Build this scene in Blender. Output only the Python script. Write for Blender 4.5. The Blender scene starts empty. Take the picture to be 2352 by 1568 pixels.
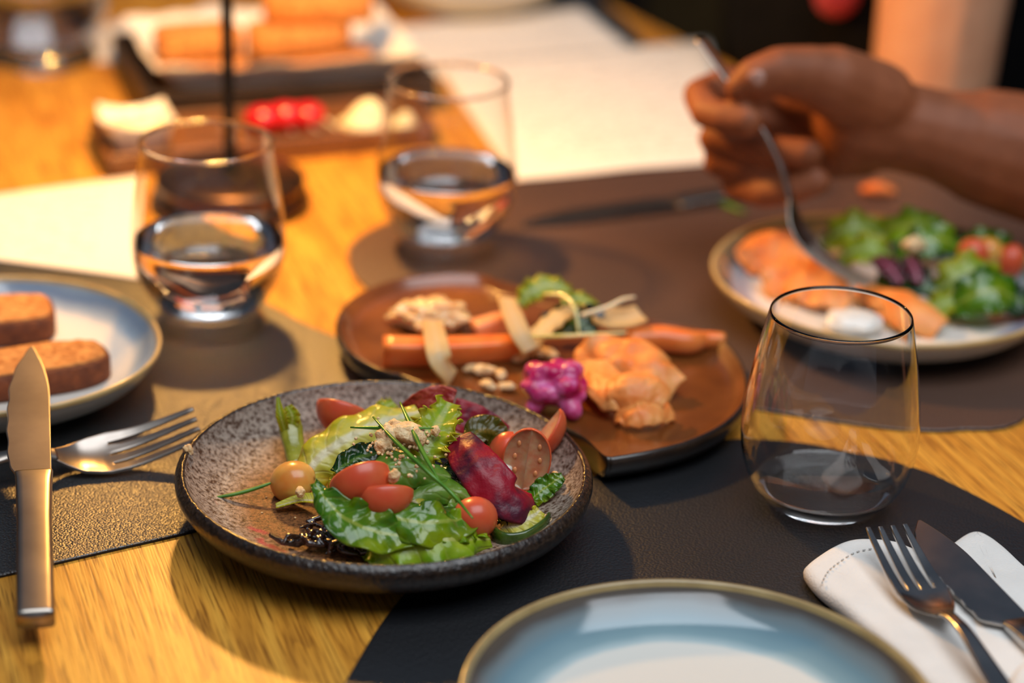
import bpy, bmesh, math, random
from mathutils import Vector, Matrix, noise

scene = bpy.context.scene
COL = scene.collection
RND = random.Random(11)
V = Vector
pi = math.pi

# ------------------------------------------------------------------ camera
F_PX = 5150.0
PITCH, ROLL, CAM_H = math.radians(23.8), math.radians(2.0), 0.56
CAM = V((0, 0, CAM_H))
FWD = V((0, math.cos(PITCH), -math.sin(PITCH)))
_r0, _u0 = V((1, 0, 0)), V((0, math.sin(PITCH), math.cos(PITCH)))
RGT = _r0 * math.cos(ROLL) + _u0 * math.sin(ROLL)
UPV = _u0 * math.cos(ROLL) - _r0 * math.sin(ROLL)
cd = bpy.data.cameras.new('camera')
cd.sensor_width = 36.0
cd.lens = 36.0 * F_PX / 2352.0
cd.clip_start, cd.clip_end = 0.05, 60
cd.dof.use_dof = True
cd.dof.focus_distance = 1.14
cd.dof.aperture_fstop = 3.0
cam = bpy.data.objects.new('camera', cd)
COL.objects.link(cam)
cam.matrix_world = Matrix(((RGT.x, UPV.x, -FWD.x, CAM.x), (RGT.y, UPV.y, -FWD.y, CAM.y),
                           (RGT.z, UPV.z, -FWD.z, CAM.z), (0, 0, 0, 1)))
scene.camera = cam

# ------------------------------------------------------------------ light
w = bpy.data.worlds.new('room_air')
scene.world = w
w.use_nodes = True
w.node_tree.nodes['Background'].inputs[0].default_value = (0.55, 0.72, 1.0, 1)
w.node_tree.nodes['Background'].inputs[1].default_value = 0.13


def area(name, loc, target, size, energy, color, sy=None):
    l = bpy.data.lights.new(name, 'AREA')
    l.energy, l.color, l.size = energy, color, size
    if sy:
        l.shape, l.size_y = 'RECTANGLE', sy
    o = bpy.data.objects.new(name, l)
    COL.objects.link(o)
    o.location = loc
    o.rotation_euler = (V(target) - V(loc)).to_track_quat('-Z', 'Y').to_euler()
    return o


area('ceiling_light', (0.5, 0.4, 2.3), (0.3, 1.0, 0), 2.2, 56, (0.90, 0.95, 1.0), 1.8)
scene.view_settings.view_transform = 'Standard'
scene.view_settings.look = 'None'
scene.view_settings.exposure = 0.0
scene.view_settings.gamma = 1.0
scene.view_settings.use_curve_mapping = False
CAUSTICS = False
cy = scene.cycles
cy.adaptive_threshold = 0.03
cy.max_bounces, cy.diffuse_bounces, cy.glossy_bounces, cy.transmission_bounces, cy.transparent_max_bounces = 9, 2, 3, 9, 14
LAMP_W = 15.5
LAMP_COL = (1.0, 0.49, 0.11)


# ------------------------------------------------------------------ helpers
def ray(x, y):
    return FWD + RGT * ((x - 1176) / F_PX) + UPV * ((784 - y) / F_PX)


def P(x, y, z=0.0):
    """the point at height z that the photograph shows at this pixel"""
    d = ray(x, y)
    return CAM + d * ((z - CAM_H) / d.z)


def D(x, y, depth):
    return CAM + ray(x, y) * depth


def tag(o, label=None, cat=None, group=None, kind=None):
    if label:
        o['label'] = label
    if cat:
        o['category'] = cat
    if group:
        o['group'] = group
    if kind:
        o['kind'] = kind
    return o


def link(o, parent=None):
    COL.objects.link(o)
    if parent is not None:
        o.parent = parent
        o.matrix_parent_inverse = Matrix.LocRotScale(parent.location, parent.rotation_euler, parent.scale).inverted() \
            if parent.parent is None else (world_mat(parent).inverted())
    return o


def world_mat(o):
    m = Matrix.LocRotScale(o.location, o.rotation_euler, o.scale)
    if o.parent is None:
        return m
    return world_mat(o.parent) @ o.matrix_parent_inverse @ m


def empty(name, loc, label=None, cat=None, group=None):
    o = bpy.data.objects.new(name, None)
    o.empty_display_size = 0.02
    o.location = loc
    COL.objects.link(o)
    return tag(o, label, cat, group)


def ob(name, verts, faces, mat, parent=None, smooth=True, origin=None, uv=None):
    """one mesh object; verts in world space, origin moved to the base of the piece"""
    verts = [V(v) for v in verts]
    if origin is None:
        xs, ys, zs = [v.x for v in verts], [v.y for v in verts], [v.z for v in verts]
        origin = V(((min(xs) + max(xs)) / 2, (min(ys) + max(ys)) / 2, min(zs)))
    origin = V(origin)
    me = bpy.data.meshes.new(name)
    me.from_pydata([v - origin for v in verts], [], faces)
    if uv:
        lay = me.uv_layers.new(name='UVMap')
        for l in me.loops:
            lay.data[l.index].uv = uv[l.vertex_index]
    bm = bmesh.new()
    bm.from_mesh(me)
    bmesh.ops.recalc_face_normals(bm, faces=bm.faces)
    bm.to_mesh(me)
    bm.free()
    if smooth:
        me.polygons.foreach_set('use_smooth', [True] * len(me.polygons))
    if mat:
        me.materials.append(mat)
    o = bpy.data.objects.new(name, me)
    o.location = origin
    link(o, parent)
    return o


def mod(o, t, **k):
    m = o.modifiers.new(t.lower(), t)
    for a, b in k.items():
        setattr(m, a, b)
    return m


def catmull(pts, n):
    pts = [V(p) for p in pts]
    out = []
    m = len(pts) - 1
    for i in range(n + 1):
        t = i / n * m
        k = min(int(t), m - 1)
        u = t - k
        p0 = pts[k - 1] if k > 0 else pts[0] * 2 - pts[1]
        p1, p2 = pts[k], pts[k + 1]
        p3 = pts[k + 2] if k + 2 <= m else pts[m] * 2 - pts[m - 1]
        out.append(0.5 * ((2 * p1) + (p2 - p0) * u + (2 * p0 - 5 * p1 + 4 * p2 - p3) * u * u
                          + (3 * p1 - p0 - 3 * p2 + p3) * u ** 3))
    return out


def lerp_list(l, t):
    m = len(l) - 1
    x = t * m
    k = min(int(x), m - 1)
    return l[k] + (l[k + 1] - l[k]) * (x - k)


def sweep_data(path, ws, hs, up=(0, 0, 1), n=12, sq=2.6, seg=None, cap=True):
    """sweep a rounded-rectangle section (half sizes ws, hs along the path)"""
    seg = seg or max(8, 6 * (len(path) - 1))
    pts = catmull(path, seg) if len(path) > 2 else [V(path[0]).lerp(V(path[1]), i / seg) for i in range(seg + 1)]
    up = V(up)
    vs, fs = [], []
    for i, p in enumerate(pts):
        t = i / seg
        tan = (pts[min(i + 1, seg)] - pts[max(i - 1, 0)]).normalized()
        side = tan.cross(up)
        if side.length < 1e-6:
            side = V((1, 0, 0))
        side.normalize()
        nrm = side.cross(tan)
        a, b = lerp_list(ws, t), lerp_list(hs, t)
        for k in range(n):
            th = 2 * pi * k / n
            c, s = math.cos(th), math.sin(th)
            e = 2.0 / sq
            vs.append(p + side * (a * math.copysign(abs(c) ** e, c)) + nrm * (b * math.copysign(abs(s) ** e, s)))
    for i in range(seg):
        for k in range(n):
            k2 = (k + 1) % n
            fs.append((i * n + k, i * n + k2, (i + 1) * n + k2, (i + 1) * n + k))
    if cap:
        fs.append(tuple(range(n - 1, -1, -1)))
        fs.append(tuple(seg * n + k for k in range(n)))
    return vs, fs


def sweep(name, path, ws, hs, mat, parent=None, **k):
    vs, fs = sweep_data(path, ws, hs, **k)
    return ob(name, vs, fs, mat, parent)


def lathe_data(prof, c, n=96, wob=None, closed=False):
    vs, fs = [], []
    for r, z in prof:
        for k in range(n):
            a = 2 * pi * k / n
            f = wob(a) if wob else 1.0
            vs.append(V((c[0] + r * f * math.cos(a), c[1] + r * f * math.sin(a), c[2] + z)))
    m = len(prof)
    for i in range(m - 1 if not closed else m):
        j = (i + 1) % m
        for k in range(n):
            k2 = (k + 1) % n
            fs.append((i * n + k, i * n + k2, j * n + k2, j * n + k))
    if not closed:
        if prof[0][0] < 1e-3:
            fs.append(tuple(range(n)))
        if prof[-1][0] < 1e-3:
            fs.append(tuple((m - 1) * n + k for k in range(n)))
    return vs, fs


def lathe(name, prof, c, mat, parent=None, n=96, wob=None, closed=False, smooth_prof=0):
    if smooth_prof:
        prof = [(p.x, p.z) for p in catmull([V((r, 0, z)) for r, z in prof], smooth_prof * (len(prof) - 1))]
        prof = [(max(r, 0.0002), z) for r, z in prof]
    vs, fs = lathe_data(prof, c, n, wob, closed)
    return ob(name, vs, fs, mat, parent, origin=c)


def closed_curve(pts, n=96):
    pts = [V(p) for p in pts]
    m = len(pts)
    out = []
    for i in range(n):
        t = i / n * m
        k = int(t) % m
        u = t - int(t)
        p0, p1, p2, p3 = pts[k - 1], pts[k], pts[(k + 1) % m], pts[(k + 2) % m]
        out.append(0.5 * ((2 * p1) + (p2 - p0) * u + (2 * p0 - 5 * p1 + 4 * p2 - p3) * u * u
                          + (3 * p1 - p0 - 3 * p2 + p3) * u ** 3))
    return out


def offset(loop, d):
    """shrink (d>0) a closed planar loop along its normals"""
    n = len(loop)
    area2 = sum(loop[i].x * loop[(i + 1) % n].y - loop[(i + 1) % n].x * loop[i].y for i in range(n))
    sg = 1 if area2 > 0 else -1
    out = []
    for i in range(n):
        t = loop[(i + 1) % n] - loop[i - 1]
        nm = V((-t.y, t.x, 0)).normalized() * sg
        out.append(loop[i] + nm * d)
    return out


def toward(loop, d):
    c = sum(loop, V()) / len(loop)
    return [p + (V((c.x - p.x, c.y - p.y, 0))).normalized() * d for p in loop]


def stack_loops(loops, cap_first=True, cap_last=True):
    n = len(loops[0])
    vs = [v for l in loops for v in l]
    fs = []
    for i in range(len(loops) - 1):
        for k in range(n):
            k2 = (k + 1) % n
            fs.append((i * n + k, i * n + k2, (i + 1) * n + k2, (i + 1) * n + k))
    if cap_first:
        fs.append(tuple(range(n)))
    if cap_last:
        fs.append(tuple((len(loops) - 1) * n + k for k in range(n)))
    return vs, fs


def at_z(loop, z):
    return [V((v.x, v.y, z)) for v in loop]


def slab(name, loop, z0, z1, mat, parent=None, bev=0.0006):
    ls = [at_z(offset(loop, bev), z0), at_z(loop, z0 + bev), at_z(loop, z1 - bev), at_z(offset(loop, bev), z1)]
    vs, fs = stack_loops(ls)
    o = ob(name, vs, fs, mat, parent, smooth=False)
    return o


def box_data(c, s, rot=0.0):
    c = V(c)
    m = Matrix.Rotation(rot, 3, 'Z')
    vs = [c + m @ V((sx * s[0] / 2, sy * s[1] / 2, sz * s[2] / 2)) for sx in (-1, 1) for sy in (-1, 1) for sz in (-1, 1)]
    fs = [(0, 1, 3, 2), (4, 6, 7, 5), (0, 4, 5, 1), (2, 3, 7, 6), (0, 2, 6, 4), (1, 5, 7, 3)]
    return vs, fs


def box(name, c, s, mat, parent=None, rot=0.0, bev=0.0015):
    vs, fs = box_data(c, s, rot)
    o = ob(name, vs, fs, mat, parent, smooth=False)
    if bev:
        mod(o, 'BEVEL', width=bev, segments=2, limit_method='ANGLE')
    return o


def ico(sub=3):
    bm = bmesh.new()
    bmesh.ops.create_icosphere(bm, subdivisions=sub, radius=1.0)
    vs = [v.co.copy() for v in bm.verts]
    fs = [tuple(v.index for v in f.verts) for f in bm.faces]
    bm.free()
    return vs, fs


def blob(name, c, size, mat, parent=None, seed=0, amp=0.25, freq=1.6, sub=4, rot=(0, 0, 0), squash=None):
    vs, fs = ico(sub)
    m = Matrix.Rotation(rot[2], 3, 'Z') @ Matrix.Rotation(rot[1], 3, 'Y') @ Matrix.Rotation(rot[0], 3, 'X')
    s = V((seed * 7.13, seed * 3.7, seed * 1.9))
    out = []
    for v in vs:
        k = 1 + amp * (noise.noise(v * freq + s) + 0.5 * noise.noise(v * freq * 2.3 + s))
        q = v * k
        if squash is not None and q.z < squash:
            q.z = squash + (q.z - squash) * 0.15
        out.append(V(c) + m @ V((q.x * size[0], q.y * size[1], q.z * size[2])))
    return ob(name, out, fs, mat, parent)


def leaf(name, spine, widths, mat, parent=None, up=(0, 0, 1), curl=0.0, ruff=0.0, rfreq=5.0, seed=0, jag=0.0, jfreq=14,
         nu=40, nv=18, thick=0.0006, fold=0.0, bumps=0.0, twist=0.0, bfreq=170):
    """a thin leaf or slice: a spine, half widths along it, cross curl, ruffled margin"""
    pts = catmull(spine, nu)
    up = V(up)
    vs, fs, uv = [], [], []
    s0 = V((seed * 3.1, seed * 1.7, seed * 5.3))
    L = sum((pts[i + 1] - pts[i]).length for i in range(nu))
    for i, p in enumerate(pts):
        t = i / nu
        tan = (pts[min(i + 1, nu)] - pts[max(i - 1, 0)]).normalized()
        side = tan.cross(up).normalized()
        nrm = side.cross(tan).normalized()
        if twist:
            q = Matrix.Rotation(twist * t, 3, tan)
            side, nrm = q @ side, q @ nrm
        wd = lerp_list(widths, t)
        for j in range(nv + 1):
            s = 2 * j / nv - 1
            wj = wd
            if jag:
                ph = t * jfreq + (0.37 if s > 0 else 0) + 0.6 * noise.noise(V((t * 6, s, seed)))
                wj = wd * (1 - jag * abs((ph % 1) * 2 - 1) * abs(s) ** 4)
            e = abs(s) ** 2.2
            h = curl * wd * s * s + fold * wd * abs(s)
            h += ruff * e * (math.sin(2 * pi * rfreq * t + 2.1 * (s > 0) + seed) + 0.7 * noise.noise(V((t * rfreq * 2.2, s * 1.5, seed))))
            q = p + side * (s * wj) + nrm * h
            if bumps:
                q = q + nrm * (bumps * (noise.noise(q * bfreq + s0) + 0.5 * noise.noise(q * bfreq * 2.2 + s0)))
            if ruff:
                q = q + tan * (ruff * 0.5 * e * math.cos(2 * pi * rfreq * t * 1.3 + seed))
            vs.append(q)
            uv.append((j / nv, t))
    for i in range(nu):
        for j in range(nv):
            a = i * (nv + 1) + j
            fs.append((a, a + 1, a + nv + 2, a + nv + 1))
    o = ob(name, vs, fs, mat, parent, uv=uv)
    mod(o, 'SOLIDIFY', thickness=thick, offset=0)
    return o


def capsule_data(p0, r0, p1, r1, n=14, m=5):
    p0, p1 = V(p0), V(p1)
    ax = (p1 - p0)
    L = ax.length
    ax = ax.normalized() if L > 1e-9 else V((0, 0, 1))
    a = ax.orthogonal().normalized()
    b = ax.cross(a)
    vs, fs = [], []
    rings = []
    for i in range(m + 1):
        th = -pi / 2 + (pi / 2) * i / m
        rings.append((p0 + ax * (r0 * math.sin(th)), r0 * math.cos(th)))
    for i in range(m + 1):
        th = (pi / 2) * i / m
        rings.append((p1 + ax * (r1 * math.sin(th)), r1 * math.cos(th)))
    for c, r in rings:
        r = max(r, 1e-5)
        for k in range(n):
            t = 2 * pi * k / n
            vs.append(c + a * (r * math.cos(t)) + b * (r * math.sin(t)))
    for i in range(len(rings) - 1):
        for k in range(n):
            k2 = (k + 1) % n
            fs.append((i * n + k, i * n + k2, (i + 1) * n + k2, (i + 1) * n + k))
    fs.append(tuple(range(n)))
    fs.append(tuple((len(rings) - 1) * n + k for k in range(n)))
    return vs, fs


def merge(parts):
    vs, fs = [], []
    for a, b in parts:
        o = len(vs)
        vs += a
        fs += [tuple(i + o for i in f) for f in b]
    return vs, fs


def ball_data(c, s, sub=3, rot=None):
    vs, fs = ico(sub)
    m = rot or Matrix.Identity(3)
    return [V(c) + m @ V((v.x * s[0], v.y * s[1], v.z * s[2])) for v in vs], fs


def fleshed(name, parts, mat, voxel, parent=None, smooth=6, origin=None):
    """one continuous surface grown round overlapping volumes"""
    vs, fs = merge(parts)
    o = ob(name, vs, fs, mat, parent, origin=origin)
    r = mod(o, 'REMESH', mode='VOXEL', voxel_size=voxel)
    r.use_smooth_shade = True
    mod(o, 'SMOOTH', factor=0.5, iterations=smooth)
    return o


# ------------------------------------------------------------------ materials
def nodes(name):
    m = bpy.data.materials.new(name)
    m.use_nodes = True
    t = m.node_tree
    return m, t, t.nodes['Principled BSDF']


def rgb(c):
    """sRGB 0-255 triple -> linear"""
    return tuple(((x / 255) / 12.92 if x / 255 <= 0.04045 else ((x / 255 + 0.055) / 1.055) ** 2.4) for x in c) + (1.0,)


def N(t, typ, **k):
    n = t.nodes.new(typ)
    for a, b in k.items():
        if a.startswith('i_'):
            n.inputs[a[2:].replace('_', ' ')].default_value = b
        else:
            setattr(n, a, b)
    return n


def ramp(t, fac, stops, interp='LINEAR'):
    r = t.nodes.new('ShaderNodeValToRGB')
    r.color_ramp.interpolation = interp
    el = r.color_ramp.elements
    while len(el) < len(stops):
        el.new(0.5)
    for e, (p, c) in zip(el, stops):
        e.position = p
        e.color = c if len(c) == 4 else tuple(c) + (1,)
    if fac is not None:
        t.links.new(fac, r.inputs[0])
    return r


def mixc(t, fac, a, b, blend='MIX'):
    m = t.nodes.new('ShaderNodeMix')
    m.data_type = 'RGBA'
    m.blend_type = blend
    for sock, val in ((m.inputs[0], fac), (m.inputs[6], a), (m.inputs[7], b)):
        if isinstance(val, (int, float)):
            sock.default_value = val
        elif isinstance(val, tuple):
            sock.default_value = val
        else:
            t.links.new(val, sock)
    return m.outputs[2]


def math_n(t, op, a, b=0.0):
    m = t.nodes.new('ShaderNodeMath')
    m.operation = op
    for s, v in zip(m.inputs, (a, b)):
        if isinstance(v, (int, float)):
            s.default_value = v
        else:
            t.links.new(v, s)
    return m.outputs[0]


def plain(name, c1, c2=None, scale=60, rough=0.45, metal=0.0, bump=0.0, bscale=None, sss=0.0, coat=0.0, spec=0.5,
          lo=0.35, hi=0.65, sss_col=None, detail=4, crough=0.1, ior=None, trans=0.0, rvar=0.0):
    m, t, b = nodes(name)
    tc = N(t, 'ShaderNodeTexCoord')
    nz = N(t, 'ShaderNodeTexNoise', i_Scale=scale, i_Detail=detail)
    t.links.new(tc.outputs['Object'], nz.inputs['Vector'])
    r = ramp(t, nz.outputs[0], [(lo, rgb(c1)), (hi, rgb(c2 or c1))])
    t.links.new(r.outputs[0], b.inputs['Base Color'])
    b.inputs['Roughness'].default_value = rough
    b.inputs['Metallic'].default_value = metal
    b.inputs['Specular IOR Level'].default_value = spec
    b.inputs['Coat Weight'].default_value = coat
    b.inputs['Coat Roughness'].default_value = crough
    b.inputs['Transmission Weight'].default_value = trans
    if ior:
        b.inputs['IOR'].default_value = ior
    if sss:
        b.inputs['Subsurface Weight'].default_value = sss
        b.inputs['Subsurface Radius'].default_value = sss_col or (0.006, 0.003, 0.002)
        b.inputs['Subsurface Scale'].default_value = 1.0
    if rvar:
        rr = N(t, 'ShaderNodeMapRange')
        t.links.new(nz.outputs[0], rr.inputs[0])
        rr.inputs[1].default_value, rr.inputs[2].default_value = 0.3, 0.7
        rr.inputs[3].default_value, rr.inputs[4].default_value = rough - rvar, rough + rvar
        t.links.new(rr.outputs[0], b.inputs['Roughness'])
    if bump:
        n2 = N(t, 'ShaderNodeTexNoise', i_Scale=bscale or scale * 3, i_Detail=3.0)
        t.links.new(tc.outputs['Object'], n2.inputs['Vector'])
        bp = N(t, 'ShaderNodeBump', i_Strength=bump, i_Distance=0.002)
        t.links.new(n2.outputs[0], bp.inputs['Height'])
        t.links.new(bp.outputs[0], b.inputs['Normal'])
    return m


def leather(name, c1, c2, cell=520, rough=0.46, bmp=0.6, coat=0.0):
    m, t, b = nodes(name)
    tc = N(t, 'ShaderNodeTexCoord')
    nz = N(t, 'ShaderNodeTexNoise', i_Scale=9.0, i_Detail=3.0)
    t.links.new(tc.outputs['Object'], nz.inputs['Vector'])
    r = ramp(t, nz.outputs[0], [(0.3, rgb(c1)), (0.7, rgb(c2))])
    t.links.new(r.outputs[0], b.inputs['Base Color'])
    b.inputs['Roughness'].default_value = rough
    b.inputs['Specular IOR Level'].default_value = 1.0
    b.inputs['Coat Weight'].default_value = coat
    b.inputs['Coat Roughness'].default_value = 0.42
    vo = N(t, 'ShaderNodeTexVoronoi', feature='F1', i_Scale=float(cell))
    t.links.new(tc.outputs['Object'], vo.inputs['Vector'])
    n2 = N(t, 'ShaderNodeTexNoise', i_Scale=cell * 0.6, i_Detail=3.0)
    t.links.new(tc.outputs['Object'], n2.inputs['Vector'])
    h = math_n(t, 'ADD', math_n(t, 'MULTIPLY', vo.outputs['Distance'], -1.0), math_n(t, 'MULTIPLY', n2.outputs[0], 0.6))
    bp = N(t, 'ShaderNodeBump', i_Strength=bmp, i_Distance=0.0010)
    t.links.new(h, bp.inputs['Height'])
    t.links.new(bp.outputs[0], b.inputs['Normal'])
    t.links.new(bp.outputs[0], b.inputs['Coat Normal'])
    return m


def wood(name, c_dark, c_mid, c_light, ax='Y', scale=1.0, rough=0.42, bump=0.25, turn=0.0):
    m, t, b = nodes(name)
    tc = N(t, 'ShaderNodeTexCoord')
    turned = N(t, 'ShaderNodeMapping')
    turned.inputs['Rotation'].default_value = (0, 0, turn)
    t.links.new(tc.outputs['Object'], turned.inputs['Vector'])
    mp = N(t, 'ShaderNodeMapping')
    s = [14.0 * scale, 14.0 * scale, 14.0 * scale]
    s['XYZ'.index(ax)] = 1.1 * scale
    mp.inputs['Scale'].default_value = s
    t.links.new(turned.outputs[0], mp.inputs['Vector'])
    warp = N(t, 'ShaderNodeTexNoise', i_Scale=1.0, i_Detail=2.0)
    t.links.new(mp.outputs[0], warp.inputs['Vector'])
    # growth rings: bands of a warped field
    rings = math_n(t, 'FRACT', math_n(t, 'MULTIPLY', warp.outputs[0], 13.0))
    mid2 = tuple(0.6 * a + 0.4 * b for a, b in zip(c_mid, c_dark))
    r1 = ramp(t, rings, [(0.0, rgb(c_mid)), (0.5, rgb(c_light)), (0.85, rgb(c_mid)), (1.0, rgb(mid2))])
    # fine fibre
    mp2 = N(t, 'ShaderNodeMapping')
    s2 = [800.0 * scale] * 3
    s2['XYZ'.index(ax)] = 26.0 * scale
    mp2.inputs['Scale'].default_value = s2
    t.links.new(turned.outputs[0], mp2.inputs['Vector'])
    fib = N(t, 'ShaderNodeTexNoise', i_Scale=1.0, i_Detail=4.0)
    t.links.new(mp2.outputs[0], fib.inputs['Vector'])
    pores = ramp(t, fib.outputs[0], [(0.34, (0, 0, 0, 1)), (0.47, (1, 1, 1, 1))])
    col = mixc(t, 0.35, r1.outputs[0], ramp(t, fib.outputs[0], [(0.3, rgb(c_dark)), (0.7, rgb(c_light))]).outputs[0])
    inv = math_n(t, 'MULTIPLY', math_n(t, 'SUBTRACT', 1.0, pores.outputs[0]), 0.8)
    col = mixc(t, inv, col, rgb(c_dark))
    t.links.new(col, b.inputs['Base Color'])
    b.inputs['Roughness'].default_value = rough
    bp = N(t, 'ShaderNodeBump', i_Strength=bump, i_Distance=0.0008)
    t.links.new(math_n(t, 'ADD', math_n(t, 'MULTIPLY', rings, -0.3), fib.outputs[0]), bp.inputs['Height'])
    t.links.new(bp.outputs[0], b.inputs['Normal'])
    return m


def glass_wall(name, tint=(1.0, 1.0, 1.0, 1)):
    """thin drinking-glass wall: clear film that mirrors by Fresnel"""
    m, t, b = nodes(name)
    t.nodes.remove(b)
    out = t.nodes['Material Output']
    tr = N(t, 'ShaderNodeBsdfTransparent')
    tr.inputs[0].default_value = tint
    gl = N(t, 'ShaderNodeBsdfGlossy')
    gl.inputs['Roughness'].default_value = 0.02
    ge = N(t, 'ShaderNodeNewGeometry')
    ior = math_n(t, 'ADD', 1.5, math_n(t, 'MULTIPLY', ge.outputs['Backfacing'], 1 / 1.5 - 1.5))
    fr = N(t, 'ShaderNodeFresnel')
    t.links.new(ior, fr.inputs[0])
    mx = N(t, 'ShaderNodeMixShader')
    t.links.new(fr.outputs[0], mx.inputs[0])
    t.links.new(tr.outputs[0], mx.inputs[1])
    t.links.new(gl.outputs[0], mx.inputs[2])
    t.links.new(mx.outputs[0], out.inputs[0])
    return m


def refr(name, ior=1.5, col=(1, 1, 1, 1), rough=0.0):
    m, t, b = nodes(name)
    b.inputs['Base Color'].default_value = col
    b.inputs['Transmission Weight'].default_value = 1.0
    b.inputs['IOR'].default_value = ior
    b.inputs['Roughness'].default_value = rough
    return m


def leafmat(name, c_edge, c_mid, c_rib, rough=0.28, vein=9.0, ribw=0.07, trans=0.35, patch=None, coat=0.25):
    """leaf: pale central rib, side veins, soft translucency"""
    m, t, b = nodes(name)
    uv = N(t, 'ShaderNodeUVMap')
    sp = N(t, 'ShaderNodeSeparateXYZ')
    t.links.new(uv.outputs[0], sp.inputs[0])
    tc = N(t, 'ShaderNodeTexCoord')
    nz = N(t, 'ShaderNodeTexNoise', i_Scale=70.0, i_Detail=4.0)
    t.links.new(tc.outputs['Object'], nz.inputs['Vector'])
    d = math_n(t, 'ABSOLUTE', math_n(t, 'SUBTRACT', sp.outputs[0], 0.5))
    dn = math_n(t, 'ADD', d, math_n(t, 'MULTIPLY', math_n(t, 'SUBTRACT', nz.outputs[0], 0.5), 0.5))
    col = ramp(t, dn, [(0.05, rgb(c_mid)), (0.42, rgb(c_edge))]).outputs[0]
    if patch:
        pn = N(t, 'ShaderNodeTexNoise', i_Scale=38.0, i_Detail=2.0)
        t.links.new(tc.outputs['Object'], pn.inputs['Vector'])
        col = mixc(t, ramp(t, pn.outputs[0], [(0.48, (0, 0, 0, 1)), (0.62, (1, 1, 1, 1))]).outputs[0], col, rgb(patch))
    # side veins run out from the rib
    ph = math_n(t, 'ADD', math_n(t, 'MULTIPLY', sp.outputs[1], vein), math_n(t, 'MULTIPLY', d, -3.0))
    ph = math_n(t, 'ADD', ph, math_n(t, 'MULTIPLY', nz.outputs[0], 1.6))
    vv = math_n(t, 'ABSOLUTE', math_n(t, 'SUBTRACT', math_n(t, 'FRACT', ph), 0.5))
    vein_f = ramp(t, vv, [(0.0, (0.22, 0.22, 0.22, 1)), (0.2, (0, 0, 0, 1))]).outputs[0]
    col = mixc(t, vein_f, col, rgb(c_rib))
    rib = ramp(t, d, [(ribw * 0.6, (1, 1, 1, 1)), (ribw * 1.4, (0, 0, 0, 1))]).outputs[0]
    col = mixc(t, rib, col, rgb(c_rib))
    t.links.new(col, b.inputs['Base Color'])
    b.inputs['Roughness'].default_value = rough
    b.inputs['Coat Weight'].default_value = coat
    b.inputs['Coat Roughness'].default_value = 0.12
    bp = N(t, 'ShaderNodeBump', i_Strength=0.8, i_Distance=0.0016)
    hgt = math_n(t, 'ADD', math_n(t, 'MULTIPLY', vein_f, -0.8), nz.outputs[0])
    t.links.new(hgt, bp.inputs['Height'])
    t.links.new(bp.outputs[0], b.inputs['Normal'])
    tl = N(t, 'ShaderNodeBsdfTranslucent')
    t.links.new(col, tl.inputs[0])
    mx = N(t, 'ShaderNodeMixShader')
    mx.inputs[0].default_value = trans
    t.links.new(b.outputs[0], mx.inputs[1])
    t.links.new(tl.outputs[0], mx.inputs[2])
    t.links.new(mx.outputs[0], t.nodes['Material Output'].inputs[0])
    return m


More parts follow.
